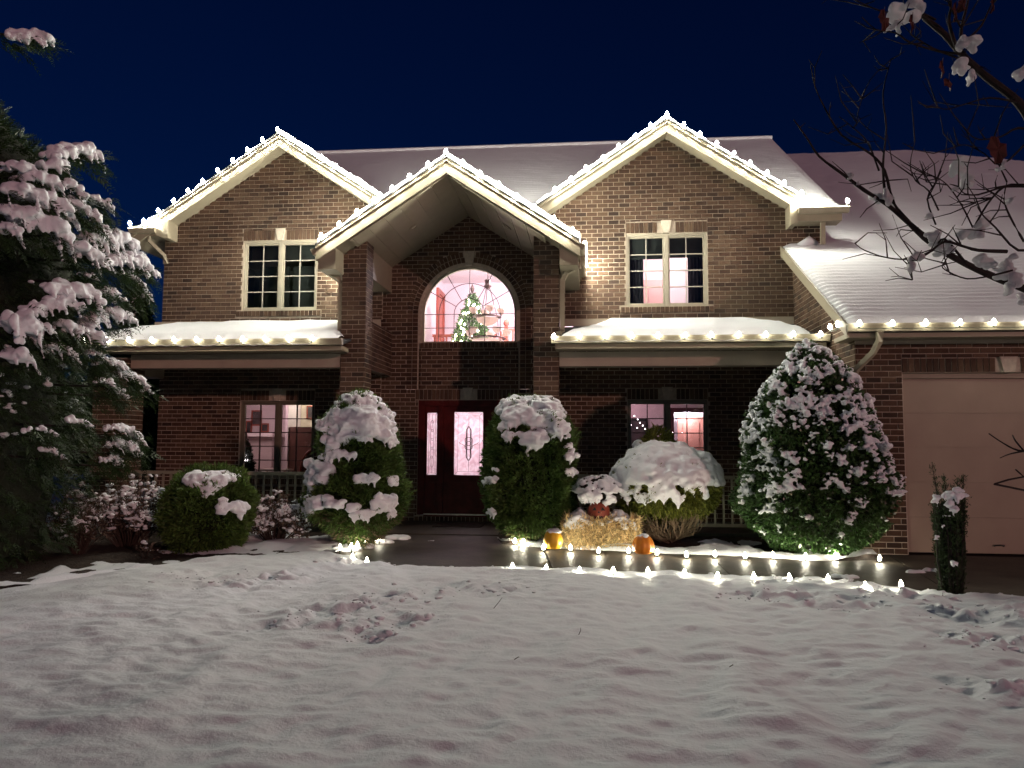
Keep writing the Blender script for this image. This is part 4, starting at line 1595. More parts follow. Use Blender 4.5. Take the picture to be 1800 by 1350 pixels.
yf_ = np.interp(U, FE[:, 0], FE[:, 1]) - .15 + .035 * noise2(U, U * 0, 4, 71) + .02 * noise2(U, U * 0, 11, 72)
wd_ = .34 + .12 * noise2(U, U * 0, 1.3, 73) - .22 * np.clip((U - 1.9) / .6, 0, 1)
Yb = yf_ + wd_ * Vv
pr_ = np.sin(np.pi * np.clip(Vv, 0, 1)) ** .5
Zb = -.03 + pr_ * (.095 + .018 * noise2(U, Yb, 3.5, 74) + .012 * noise2(U, Yb, 11, 75)) * np.clip((U + 1.15) / .3, .3, 1)
tag(obj('snow_bank', np_mesh('snow_bank', np.stack([U, Yb, Zb], -1).reshape(-1, 3), grid_faces(220, nv), SNOW, True)), 'low bank of snow between the wet walk and the shrub bed', kind='structure')
# little heaps of snow at the edge of the walk
for x, y, s_ in ((700, 943, .12), (665, 950, .13), (640, 958, .15), (600, 962, .16), (755, 947, .05)):
    p = atz(x, y, .04)
    snow_body('snow_heap', [(p[0] + random.uniform(-1, 1) * s_, p[1] + random.uniform(-.5, .5) * s_, .01, s_ * random.uniform(.6, 1.1), s_ * .7, s_ * .42) for _ in range(4)], .02, None, seed=x, kind='structure')
for x, y in ((1486, 1015), (1615, 1006), (1640, 1004)):
    p = atz(x, y, 0)
    snow_body('snow_heap', [(p[0] + random.uniform(-.1, .1), p[1] + random.uniform(-.05, .05), 0, .07, .06, .035) for _ in range(3)], .012, None, seed=x, kind='structure')
p0, p1 = at(770, 912, 14.0), at(852, 912, 14.0)
tag(MB().box(p0[0], p1[0], 13.45, 14.05, .0155, .032).build('doormat', pmat('mat_fibre', (.035, .022, .018), .95, .4, 60, .004, 150)), 'dark brown doormat lying before the red front door', 'doormat')

# ------------------------------------------------------------------ BIG SNOWY CONIFER AT THE LEFT
TC = np.array([-8.1, 8.3, 0])
TPROF = [(.15, 1.75), (.8, 1.86), (2.0, 1.92), (3.2, 1.92), (4.2, 1.90), (4.9, 1.60), (5.3, 1.2), (5.6, .75), (6.4, .6), (7.4, .1)]
tree = thing('conifer_tree', 'large dark conifer with drooping snow-laden branches at the left of the house', 'tree', TC)
MB().tube([TC, TC + (0, 0, 3), TC + (.05, 0, 7.3)], [.22, .15, .03], 10).build('trunk', BARK, tree)
tz, tr_ = np.array(TPROF).T


def tree_radius(z):
    return np.interp(z, tz, tr_)


def crown_hit(x, y):
    d = ray(x, y)
    best = None
    for t in np.linspace(4, 13, 500):
        p = CAM + d * t
        q = math.hypot(p[0] - TC[0], p[1] - TC[1]) - tree_radius(p[2]) - .36
        if q <= 0:
            return p
        if best is None or q < best[0]:
            best = (q, p)
    return best[1]


P, N = crown_points(TC, TPROF, 24000, RNG, .16, .62, 1.5, 2)
side = (P[:, 0] > TC[0] - .9)            # the half that turns to the street and the house
P, N = P[side], N[side]
fronds('foliage', P, N * .9 + np.array([0, 0, -.30]), .16, LEAFC, tree, 'stuff')
crown_core('dark_core', TC, TPROF, .84, tree, .12)
PADS = [((8, 52), (58, 50), .13), ((75, 262), (152, 262), .14), ((62, 280), (96, 285), .12), ((0, 283), (42, 290), .13), ((28, 300), (90, 322), .15), ((82, 305), (124, 330), .13), ((0, 322), (60, 340), .17), ((62, 335), (110, 372), .15),
        ((103, 340), (158, 385), .12), ((143, 335), (172, 352), .10), ((0, 362), (96, 398), .20), ((0, 385), (16, 400), .12), ((88, 412), (150, 445), .18), ((134, 408), (215, 428), .18), ((160, 452), (244, 462), .15),
        ((205, 468), (238, 508), .10), ((158, 498), (190, 512), .09), ((70, 495), (148, 510), .17), ((36, 535), (116, 520), .14), ((140, 555), (202, 543), .16), ((0, 545), (48, 570), .24), ((48, 560), (76, 572), .11), ((94, 562), (114, 570), .11),
        ((118, 572), (156, 584), .13), ((0, 612), (38, 618), .16), ((72, 600), (112, 610), .12), ((136, 610), (166, 618), .08), ((193, 648), (236, 668), .10), ((160, 660), (180, 664), .06), ((182, 675), (195, 682), .08), ((183, 742), (228, 762), .10),
        ((180, 772), (220, 784), .11), ((172, 800), (194, 804), .07), ((105, 728), (136, 734), .07), ((40, 745), (80, 752), .06), ((60, 780), (92, 792), .05), ((150, 628), (200, 640), .075), ((130, 470), (150, 480), .06)]
SP, SD, BOUGHS = [], [], []
up = np.array([0, 0, 1.0])
for i, ((xa, ya), (xb, yb), th) in enumerate(PADS):
    a = crown_hit(xa, ya + 8)
    b = crown_hit(xb, yb + 8)
    out = unit(np.array([a[0] + b[0] - 2 * TC[0], a[1] + b[1] - 2 * TC[1], 0]))
    a, b = a + out * .06, b + out * .14
    BOUGHS.append((np.array([TC[0], TC[1], min(7.2, a[2] - .25)]), b - up * .06))
    L_ = np.linalg.norm(b - a)
    n = max(3, int(L_ / .055))
    bl = []
    rl_ = random.Random(i)
    for k in range(n + 1):
        t = k / n
        c = a + (b - a) * t + up * (.35 * L_ * (t - t * t)) - up * .12 * L_ * max(0, t - .75) * 4 * .5
        w_ = th * 1.12 * (.7 + .4 * math.sin(math.pi * t)) * rl_.uniform(.7, 1.1)
        for q in range(3):
            o_ = out * rl_.uniform(-.6, .7) * th + np.array([rl_.uniform(-.02, .02), rl_.uniform(-.02, .02), rl_.uniform(-.03, .02)])
            bl.append((*(c + o_ - up * abs(np.dot(o_, out)) * .3), w_ * .42, w_ * .42, w_ * .34))
        if rl_.random() < .85:          # fingers that hang down over the twigs
            f0 = c + out * th * rl_.uniform(.2, .8)
            ln = th * rl_.uniform(.4, 1.5)
            for q in range(4):
                s_ = w_ * .24 * (1 - q * .19)
                bl.append((*(f0 + out * .02 * q - up * ln * (.25 + q * .25)), s_, s_, s_ * 1.3))
    f0 = b
    for q in range(6):
        s_ = th * .26 * (1 - q * .13)
        bl.append((*(f0 + unit(b - a) * .02 * q - up * th * (.12 + q * .2)), s_, s_, s_ * 1.3))
    snow_body('snow_clump', bl, .013, tree, lump=.45, seed=i, grain=1.5)
    # twigs and sprays under and beyond the clump
    m = int(30 + 110 * L_)
    t = RNG.uniform(-.1, 1.12, m)
    pts = a + (b - a) * t[:, None] + up * (.35 * L_ * (t - t * t) - .06)[:, None] + RNG.normal(0, .05, (m, 3)) - out * RNG.uniform(-.06, .14, m)[:, None]
    pts[:, 2] -= RNG.uniform(0, th * .9, m)
    SP.append(pts)
    SD.append(np.broadcast_to(unit(b - a) * .9 + out * .5 - up * .45, (m, 3)))
bo = MB()
for (p0_, p1_) in BOUGHS:
    bo.tube([p0_, p0_ + (p1_ - p0_) * .55 + up * .12, p1_], [.035, .022, .008], 5)
tag(bo.build('boughs', BARK, tree), kind='stuff')
SP, SD = np.concatenate(SP), np.concatenate(SD)
fronds('sprays', SP, SD, .18, LEAFC, tree, 'stuff')
# thin frosting on the lower boughs
P, N = crown_points(TC, TPROF[:5], 2600, RNG, .10, .93, 1.3, 2)
k = (P[:, 0] > TC[0] + .9) & (P[:, 2] < 3.2) & (noise3(P, 1.8, 8) > .30)
P = P[k][:170]
snow_body('frosting', [(*p, *(RNG.uniform(.018, .05, 3) * (1.3, 1.3, .7))) for p in P + (0, 0, .05)], .014, tree, seed=4, kind='stuff')

# far dark wood beyond the house at the left
tx_ = RNG.uniform(-120, -34, 5200)
th_ = 6.5 + 2.5 * noise2(tx_, tx_ * 0, .22, 5) + 1.6 * noise2(tx_, tx_ * 0, .8, 6)
P = np.stack([tx_, 84 + RNG.uniform(-3, 3, 5200), th_ * RNG.uniform(0, 1, 5200) ** .7], 1)
tag(leaves('distant_wood', P, RNG.normal(0, 1, P.shape) + np.array([0, 0, .6]), 1.9, .45, 3, .5, LEAFC, None), 'dark far-off wood beyond the house at the left', kind='stuff')
# distant snowy spruces behind the house at the left
for i, (x, y, Yd, hh) in enumerate(((240, 600, 24, 0), (262, 640, 27, 0), (180, 690, 30, 0))):
    b = at(x, y, Yd)
    top = at(x, (505, 560, 640)[i], Yd)[2]
    c = np.array([b[0], Yd, -.1])
    r_ = (1.0, 1.3, 2.2)[i]
    t = thing('spruce_tree', ('dark spruce with a snowy tip rising behind the left porch roof', 'lower dark spruce behind the left porch roof, right of the snowy-tipped one', 'broad black spruce beyond the left porch column')[i], 'tree', c)
    pr = [(.3, r_), (top * .4, r_ * .75), (top * .7, r_ * .42), (top * .92, r_ * .15), (top, .02)]
    P, N = crown_points(c, pr, 2500, RNG, .25, .5, .8, i)
    leaves('foliage', P, N + np.array([0, 0, -.2]), .32, .05, 4, .4, LEAFC, t, 'stuff')
    crown_core('dark_core', c, pr, .6, t)
    MB().tube([c, c + (0, 0, top * .9)], [.15, .03], 7).build('trunk', BARK, t)
    if i < 1:
        P, N = crown_points(c, pr[2:], 60, RNG, .2, .95, .8, i)
        snow_body('snow', [(*p, .16, .16, .10) for p in P if p[0] < c[0] + .1 and p[1] < Yd][:22], .06, t, kind='stuff')


# ------------------------------------------------------------------ SHRUBS BY THE WALK
def caps(c, prof, n, zlo, zhi, size, seed, lump=.12, lsc=3.0, front=True, cs=1):
    """snow blobs lying on the upward parts of a crown"""
    rr = np.random.default_rng(seed)
    P, N = crown_points(c, prof, n * 12, rr, lump, .97, lsc, cs)
    P = P + N * .035
    k = (P[:, 2] > c[2] + zlo) & (P[:, 2] < c[2] + zhi)
    if front:
        k &= P[:, 1] < c[1] + .35
    P = P[k][:n]
    s_ = size * rr.uniform(.6, 1.25, len(P))
    return [(p[0], p[1], p[2], q, q, q * .62) for p, q in zip(P, s_)]


_TS = np.linspace(0, 1, 260)[:, None]


def on_crown(c, prof, x, y, grow=.0):
    """where the sight line through a spot first meets a turned crown (else where it passes nearest)"""
    d = ray(x, y)
    zs, rs = np.array(prof).T
    rm = rs.max() + .3
    t0, t1 = (c[1] - rm) / d[1], (c[1] + rm) / d[1]
    P = CAM + d * (t0 + (t1 - t0) * _TS)
    q = np.hypot(P[:, 0] - c[0], P[:, 1] - c[1]) - np.interp(P[:, 2] - c[2], zs, rs, left=0, right=0) - grow
    hit = np.nonzero(q <= 0)[0]
    return P[hit[0]] if len(hit) else P[np.argmin(q)]


def pad(c, px, py, Yd, w_px, h_px, seed, n=10, prof=None, drip=.5):
    """an irregular slab of snow about a spot, w and h in photo pixels; lies on the crown if its profile is given"""
    rr = random.Random(seed)
    k = c[1] / 1350
    out = []
    m = min(w_px, h_px)
    tilt = rr.uniform(-.25, .25)
    for i in range(int(n * 2.2)):
        u_ = rr.uniform(-1, 1)
        v_ = rr.uniform(-1, 1) * math.sqrt(1 - u_ * u_ * .8)
        x, y = px + u_ * w_px * .42, py + v_ * h_px * .36 + tilt * u_ * w_px * .3
        p = on_crown(c, prof, x, y, .06) if prof else at(x, y, Yd + rr.uniform(-.04, .04))
        s_ = m * k * rr.uniform(.14, .30)
        out.append((p[0], p[1], p[2], s_ * 1.3, s_ * 1.1, s_ * .85))
        if rr.random() < drip * .5 and v_ > -.2:
            for q in range(3):
                e_ = s_ * (.55 - .12 * q)
                out.append((p[0] + rr.uniform(-.3, .3) * s_, p[1] - .01, p[2] - s_ * (.8 + .65 * q), e_, e_, e_ * 1.3))
    return out


# left topiary
c = atz(620, 962, 0)
c[0] = at(628, 850, c[1])[0]
prof = [(.10, .20), (.26, .40), (.45, .62), (.7, .66), (.95, .57), (1.15, .50), (1.40, .51), (1.68, .48), (1.88, .38), (2.04, .22), (2.15, .05)]
s = thing('topiary_shrub', 'tall green topiary left of the front door with a pointed snow cap', 'shrub', c)
P, N = crown_points(c, prof, 9500, RNG, .28, .60, 3.6, 4)
leaves('foliage', P, N + np.array([0, 0, .25]), .075, .010, 6, .5, LEAFA, s, 'stuff')
crown_core('dark_core', c, prof, .72, s, .22, 4, 3.6)
P, N = crown_points(c, [(.05, .2), (.3, .42), (.5, .6)], 1500, RNG, .1, .6, 3, 4)
leaves('bare_twigs', P, N + np.array([0, 0, .5]), .13, .004, 2, .4, STEM, s, 'stuff')
MB().tube([c, c + (0.02, 0, .6)], [.05, .04], 7).build('trunk', BARK, s)
snow_body('snow_cap', caps(c, prof, 900, 1.66, 2.4, .050, 1, .28, 3.6, False, 4) + pad(c, 588, 765, 0, 34, 56, 3, 14, prof) + pad(c, 625, 735, 0, 80, 44, 4, 26, prof) + pad(c, 660, 752, 0, 60, 40, 5, 18, prof) + pad(c, 612, 760, 0, 60, 26, 6, 14, prof) + pad(c, 685, 770, 0, 20, 40, 7, 8, prof) + pad(c, 638, 716, 0, 50, 26, 8, 16, prof) + [(c[0] + .06, c[1], c[2] + 2.10, .13, .13, .08), (c[0] + .07, c[1], c[2] + 2.18, .06, .06, .06)], .012, s, lump=.4, seed=2, grain=1.3, smooth=5)
P, N = crown_points(c, prof, 4000, RNG, .28, .99, 3.6, 4)
k = (P[:, 2] > c[2] + 1.5) & (noise3(P, 9, 6) > .1)
fronds('poking_sprays', P[k][:330] + N[k][:330] * .03, N[k][:330] + np.array([0, 0, .6]), .10, LEAFA, s, 'stuff', pairs=3)
rr = random.Random(4)
for i, (x, y, w_, h_) in enumerate(((560, 820, 36, 40), (585, 800, 40, 18), (612, 798, 26, 14), (556, 842, 28, 28), (645, 840, 42, 18), (690, 845, 14, 16), (570, 882, 74, 24), (545, 888, 30, 24), (672, 885, 30, 30), (640, 905, 40, 18), (620, 893, 24, 16), (690, 880, 14, 26), (688, 900, 12, 24), (640, 772, 20, 10), (690, 775, 14, 26))):
    snow_body('snow_clump', pad(c, x, y, 0, w_ * 1.15, h_ * 1.2, i, 11, prof), .012, s, lump=.5, seed=i + 10)

# right arborvitae
c = atz(932, 957, 0)
c = np.array([at(932, 850, 11.55)[0], 11.55, 0])
prof = [(.10, .18), (.25, .42), (.45, .60), (.8, .66), (1.3, .68), (1.62, .64), (1.85, .54), (2.05, .38), (2.16, .1)]
s = thing('arborvitae_shrub', 'rounded dark green arborvitae right of the front door, snow on its crown', 'shrub', c)
P, N = crown_points(c, prof, 11500, RNG, .20, .62, 3.8, 14)
leaves('foliage', P, N + np.array([0, 0, .25]), .072, .010, 6, .5, LEAFA, s, 'stuff')
crown_core('dark_core', c, prof, .75, s, .16, 14, 3.8)
P, N = crown_points(c, [(.05, .2), (.3, .42)], 700, RNG, .1, .6, 3, 4)
leaves('bare_twigs', P, N + np.array([0, 0, .5]), .13, .004, 2, .4, STEM, s, 'stuff')
MB().tube([c, c + (0.02, 0, .6)], [.06, .05], 7).build('trunk', BARK, s)
cap_b = caps(c, prof, 420, 1.93, 2.5, .055, 9, .20, 3.8, False, 14) + [(c[0] + random.uniform(-.25, .25), c[1] + random.uniform(-.25, .2), c[2] + 2.04 + random.uniform(-.03, .08), .12, .12, .06) for _ in range(16)]
for i, (x, y, w_, h_) in enumerate(((945, 722, 70, 36), (965, 735, 60, 36), (905, 728, 40, 30), (980, 752, 36, 26), (890, 748, 30, 18), (935, 735, 30, 30))):
    cap_b += pad(c, x, y, 0, w_, h_, i + 40, 16, prof)
snow_body('snow_cap', cap_b, .013, s, lump=.4, seed=21, grain=1.2, smooth=6)
P, N = crown_points(c, prof, 4000, RNG, .20, .99, 3.8, 14)
k = (P[:, 2] > c[2] + 1.7) & (noise3(P, 9, 6) > .15)
fronds('poking_sprays', P[k][:220] + N[k][:220] * .03, N[k][:220] + np.array([0, 0, .6]), .10, LEAFA, s, 'stuff', pairs=3)
for i, (x, y, w_, h_) in enumerate(((940, 770, 34, 30), (892, 765, 16, 18), (915, 763, 14, 12), (1006, 800, 18, 22), (1004, 830, 16, 14), (872, 840, 8, 8), (858, 845, 22, 14), (1000, 785, 12, 10), (862, 900, 14, 12), (870, 825, 10, 8), (993, 765, 20, 12))):
    snow_body('snow_clump', pad(c, x, y, 0, w_ * 1.15, h_ * 1.15, i + 60, 9, prof), .011, s, lump=.45, seed=i + 30)

# leggy globe shrub
c = np.array([at(1170, 860, 11.8)[0], 11.8, .02])
s = thing('globe_shrub', 'leggy yellow-green globe shrub under a thick snow cap, right of the hay bale', 'shrub', c)
prof = [(.46, .52), (.60, .71), (.85, .76), (1.06, .72), (1.26, .54), (1.44, .2)]
P, N = crown_points(c, prof[:5], 5200, RNG, .10, .72, 3.2, 24)
leaves('foliage', P, N + np.array([0, 0, -.1]), .085, .013, 6, .5, LEAFY, s, 'stuff')
crown_core('dark_core', c, prof, .84, s, .10, 24, 3.2)
st = MB()
rr = random.Random(2)
for i in range(125):
    a = rr.uniform(0, 2 * math.pi)
    ro = .70 * math.sqrt(rr.uniform(.1, 1))
    b0 = c + np.array([.10 * math.cos(a + 1), .10 * math.sin(a + 1), rr.uniform(.0, .10)])
    tp = c + np.array([ro * math.cos(a), ro * math.sin(a), rr.uniform(.48, .66)])
    m1 = b0 + (tp - b0) * .35 + np.array([.12 * math.cos(a), .12 * math.sin(a), -.03]) + np.array([rr.uniform(-.08, .08) for _ in range(3)])
    m2 = b0 + (tp - b0) * .7 + np.array([.05 * math.cos(a), .05 * math.sin(a), -.02]) + np.array([rr.uniform(-.07, .07) for _ in range(3)])
    st.tube([b0, m1, m2, tp], [.008, .006, .0045, .003], 4, caps=False)
    for q in (m1, m2):
        if rr.random() < .7:
            e_ = q + np.array([rr.uniform(-.14, .14), rr.uniform(-.14, .14), rr.uniform(.02, .16)])
            st.tube([q, (q + e_) / 2 + np.array([rr.uniform(-.03, .03), 0, 0]), e_], [.0045, .003, .002], 3, caps=False)
tag(st.build('stems', STEM, s), kind='stuff')
capb = caps(c, prof, 900, .90, 1.6, .085, 31, .10, 3.2, True, 24)
for x in range(1096, 1246, 10):
    capb += pad(c, x, 864 + random.uniform(-12, 12), 0, 18, 28, x, 5, prof, .8)
    capb += pad(c, x, 840 + random.uniform(-8, 8), 0, 24, 26, x + 1, 4, prof, .2)
snow_body('snow_cap', capb, .017, s, lump=.25, seed=33, grain=.8, smooth=7)
# small evergreen whose tip looks over that cap
c2 = np.array([at(1155, 800, 12.42)[0], 12.42, .05])
s2 = thing('small_evergreen', 'yellow-green evergreen tip with a snow tuft rising behind the globe shrub', 'shrub', c2)
pr2 = [(.2, .30), (.8, .38), (1.3, .36), (1.55, .18), (1.70, .04)]
P, N = crown_points(c2, pr2, 1500, RNG, .2, .5, 4, 44)
leaves('foliage', P, N + np.array([0, 0, .3]), .09, .012, 5, .5, LEAFY, s2, 'stuff')
MB().tube([c2, c2 + (0, 0, 1.4)], [.04, .01], 6).build('trunk', BARK, s2)
snow_body('snow_clump', pad(c2, 1138, 784, 0, 56, 20, 5, 14, pr2) + pad(c2, 1118, 795, 0, 20, 22, 6, 7, pr2), .015, s2, lump=.4, seed=41)

# holly cone
c = np.array([at(1429, 850, 11.10)[0], 11.10, 0])
prof = [(.06, .52), (.3, .76), (.6, 1.00), (1.1, 1.01), (1.65, .86), (2.1, .69), (2.48, .48), (2.72, .26), (2.92, .04)]
s = thing('holly_bush', 'big cone-shaped holly dotted with snow beside the garage', 'shrub', c)
P, N = crown_points(c, prof, 15000, RNG, .15, .72, 3.2, 54)
leaves('foliage', P, N + np.array([0, 0, .1]), .06, .017, 4, .75, LEAFH, s, 'stuff')
crown_core('dark_core', c, prof, .82, s, .08, 54, 2.6)
MB().tube([c, c + (0, 0, 1.5)], [.08, .03], 7).build('trunk', BARK, s)
hr = np.random.default_rng(8)
P, N = crown_points(c, prof, 6500, hr, .15, .99, 3.2, 54)
dens = noise3(P, 5.5, 71) * .8 + .7 * noise3(P, 12, 72) + np.interp(P[:, 2], [0, .5, 1.0, 1.6, 2.2, 2.9], [-1.0, -.40, .0, .10, .35, .8])
P = P[(dens > .10) & (P[:, 1] < c[1] + .35)]
P = P[:1500]
big = []
for p in P:
    q = hr.uniform(.014, .034) * (1 if hr.random() < .85 else 1.6)
    for j in range(hr.integers(2, 5)):
        o_ = hr.normal(0, q * .8, 3) * (1, 1, .6)
        big.append((*(p + o_ + (0, -.02, .02)), q * hr.uniform(.6, 1.1), q * hr.uniform(.6, 1), q * hr.uniform(.5, .85)))
snow_body('snow_clumps', big, .0105, s, lump=.6, seed=51, kind='stuff')

# shrub with a flat snow cap at the left
c = atz(362, 970, 0)
prof = [(.05, .36), (.3, .55), (.6, .58), (.85, .52), (1.0, .40), (1.12, .12)]
s = thing('rounded_shrub', 'low rounded green shrub wearing a lumpy snow cap, before the left railing', 'shrub', c)
P, N = crown_points(c, prof, 7500, RNG, .26, .62, 4, 64)
leaves('foliage', P, N + np.array([0, 0, .2]), .075, .011, 6, .5, LEAFA, s, 'stuff')
crown_core('dark_core', c, prof, .78, s, .12, 64, 3.5)
MB().tube([c, c + (0, 0, .6)], [.05, .03], 6).build('trunk', BARK, s)
capb = []
for i, (x, y, w_, h_) in enumerate(((352, 842, 50, 34), (375, 850, 50, 30), (340, 848, 26, 26), (395, 838, 40, 20), (412, 835, 22, 16), (362, 860, 40, 20))):
    capb += pad(c, x, y, 0, w_, h_, i + 90, 16, prof)
snow_body('snow_cap', capb, .014, s, lump=.5, seed=61, grain=1.5)
snow_body('snow_clump', pad(c, 405, 893, 0, 50, 26, 101, 12, prof) + pad(c, 390, 880, 0, 16, 22, 102, 6, prof), .016, s, lump=.4, seed=62)
snow_body('snow_clump', pad(c, 425, 890, 0, 24, 22, 103, 7, prof), .016, s, lump=.4, seed=63)


def twiggy(name, label, x0, x1, ytop, ybase, Yd, n, seed, leafn, nb):
    ca = at((x0 + x1) / 2, ybase, Yd)
    c = np.array([ca[0], Yd, max(-.02, ca[2])])
    hw = (at(x1, ybase, Yd)[0] - at(x0, ybase, Yd)[0]) / 2
    hh = at((x0 + x1) / 2, ytop, Yd)[2] - c[2]
    s = thing(name, label, 'shrub', c)
    rr = random.Random(seed)
    st = MB()
    tips = []
    for i in range(n):
        a = rr.uniform(0, 2 * math.pi)
        r_ = hw * math.sqrt(rr.uniform(0, 1))
        hz = hh * (1 - .45 * (r_ / hw) ** 2) * rr.uniform(.55, 1)
        tp = c + np.array([r_ * math.cos(a), r_ * .7 * math.sin(a), hz])
        b0 = c + np.array([.15 * r_ * math.cos(a), .15 * r_ * math.sin(a), 0])
        md = (b0 + tp) / 2 + np.array([.12 * math.cos(a) * hw, .1 * math.sin(a) * hw, .10 * hh])
        st.tube([b0, md, tp], [.007, .005, .002], 4, caps=False)
        for j in range(4):
            t = rr.uniform(.45, 1)
            q = md + (tp - md) * (t * 2 - 1) if t > .5 else b0 + (md - b0) * t * 2
            e_ = q + np.array([rr.uniform(-.13, .13), rr.uniform(-.13, .13), rr.uniform(-.06, .12)])
            st.tube([q, e_], [.003, .0015], 3, caps=False)
            tips.append(e_)
        tips.append(tp)
    tag(st.build('stems', TWIG, s), kind='stuff')
    tips = np.array(tips)
    rg = np.random.default_rng(seed)
    P = np.repeat(tips, leafn, 0) + rg.normal(0, .035, (len(tips) * leafn, 3))
    leaves('foliage', P, rg.normal(0, 1, P.shape) + np.array([0, 0, -.5]), .06, .012, 2, .4, DRYLEAF, s, 'stuff')
    bl = []
    for k in rg.integers(0, len(tips), nb):
        q = rg.uniform(.014, .036)
        for j in range(2):
            bl.append((*(tips[k] + rg.normal(0, q * .7, 3) + (0, 0, q * .5)), q * rg.uniform(.8, 1.7), q * rg.uniform(.7, 1.2), q * .6))
    snow_body('snow', bl, .011, s, lump=.5, seed=seed, kind='stuff')
    return s


twiggy('twiggy_shrub', 'loose twiggy shrub sprinkled with snow between the conifer and the capped shrub', 150, 300, 835, 972, 10.3, 130, 3, 3, 620)
twiggy('twiggy_shrub', 'leafy brown twiggy shrub dusted with snow left of the topiary', 425, 540, 862, 968, 10.9, 95, 4, 5, 560)
twiggy('twiggy_shrub', 'dark twiggy shrub standing right under the big conifer at the far left', 95, 180, 850, 985, 9.6, 70, 5, 3, 110)
twiggy('dead_plant', 'single dry weed stalk standing in the snow before the twiggy shrub', 232, 272, 955, 992, 9.35, 4, 6, 2, 3)

# narrow bound yew at the end of the walk
c = atz(1672, 1044, .04)
s = thing('columnar_yew', 'narrow dark column of bound yew at the lawn corner by the driveway', 'shrub', c)
rr = np.random.default_rng(3)
st = MB()
PP, DD = [], []
for i in range(34):
    a, r_ = rr.uniform(0, 2 * math.pi), .15 * math.sqrt(rr.uniform(.1, 1))
    hz = rr.uniform(.75, 1.02)
    b0 = c + np.array([r_ * .7 * math.cos(a), r_ * .7 * math.sin(a), -.05])
    tp = c + np.array([r_ * 1.15 * math.cos(a), r_ * 1.15 * math.sin(a), hz])
    if i < 5:
        tp = c + np.array([(-.13, -.01, .06, .12, .17)[i], rr.uniform(-.05, .05), (1.27, 1.16, 1.05, 1.12, 1.15)[i]])
    st.tube([b0, (b0 + tp) / 2 + rr.normal(0, .01, 3), tp], [.012, .009, .003], 5)
    t = rr.uniform(0.02, 1, 170)
    PP.append(b0 + (tp - b0) * t[:, None] + rr.normal(0, .012, (170, 3)))
    d_ = rr.normal(0, .6, (170, 3))
    d_[:, 2] = np.abs(d_[:, 2]) + .6
    DD.append(d_)
st.build('stems', BARK, s)
leaves('needles', np.concatenate(PP), np.concatenate(DD), .035, .004, 4, .5, LEAFC, s, 'stuff')
crown_core('dark_core', c, [(-.04, .07), (.2, .10), (.7, .11), (.9, .05)], 1, s, .25, lsc=9)
for i, (x, y, w_, h_) in enumerate(((1644, 878, 14, 18), (1663, 872, 18, 16), (1668, 885, 14, 18), (1690, 870, 24, 18), (1685, 862, 14, 14), (1677, 895, 16, 14), (1665, 907, 18, 5), (1646, 945, 8, 14), (1678, 990, 12, 10), (1658, 925, 6, 8))):
    snow_body('snow_clump', pad(c, x, y, c[1] - .17, w_, h_, i + 120, 6), .008, s, lump=.45, seed=i + 70)

# ------------------------------------------------------------------ HARVEST GROUP
c = np.array([at(1056, 940, 11.30)[0], 11.30, .04])
bw, bd_, bh = .47, .24, .36
b = thing('hay_bale', 'golden straw bale with snow on its top, between the two bare pumpkins', 'hay bale', c)
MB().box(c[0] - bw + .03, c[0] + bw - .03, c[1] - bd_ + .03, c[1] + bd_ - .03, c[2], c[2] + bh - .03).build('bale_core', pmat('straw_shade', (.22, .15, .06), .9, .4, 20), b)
rr = np.random.default_rng(12)
n = 3600
f_ = rr.integers(0, 4, n)
u_, v_ = rr.uniform(-1, 1, n), rr.uniform(0, 1, n)
P = np.stack([np.where(f_ < 2, u_ * bw, np.where(f_ == 2, -bw, bw)), np.where(f_ < 2, -bd_, u_ * bd_), v_ * bh], 1)
tp_ = rr.random(n) < .12
P[tp_, 2] = bh
P = P * (1 - .06 * rr.random((n, 1))) + c
Nn = np.stack([np.where(f_ < 2, 0, np.where(f_ == 2, -1, 1)), np.where(f_ < 2, -1, 0), np.zeros(n)], 1).astype(float)
D = Nn * .55 + rr.normal(0, 1, (n, 3)) * np.array([.55, .15, 1.2])
leaves('straw', P, D, .12, .0062, 2, .3, STRAW, b, 'stuff', rng=rr)
for dx in (-.2, .2):
    MB().tube([(c[0] + dx, c[1] - bd_ - .012, c[2] + .01), (c[0] + dx, c[1] - bd_ - .012, c[2] + bh - .01), (c[0] + dx, c[1], c[2] + bh + .008)], .004, 4).build('twine', BARK, b)
sb = []
rr = random.Random(3)
for i in range(420):
    x = rr.uniform(-bw - .03, bw + .03)
    y = rr.uniform(-bd_ - .02, bd_)
    u_ = abs(x + .03)
    hgt_ = .015 + .13 * max(0, min(1, (u_ - .12) / .14)) * (1 - max(0, (u_ - .26) / .24)) - .16 * max(0, (u_ - .42) / .08) - (.05 if y < -bd_ * .8 else 0)
    sb.append((c[0] + x, c[1] + y, c[2] + bh - .01 + hgt_ * rr.uniform(.3, 1), .045, .045, .035))
for i in range(16):
    x = rr.choice((-1, 1)) * rr.uniform(.25, .47)
    for q in range(4):
        sb.append((c[0] + x + .01 * q, c[1] - bd_ - .02, c[2] + bh - .02 - .025 * q, .026 - .004 * q, .02, .022))
snow_body('snow_cap', sb, .012, b, lump=.3, seed=81, smooth=5)


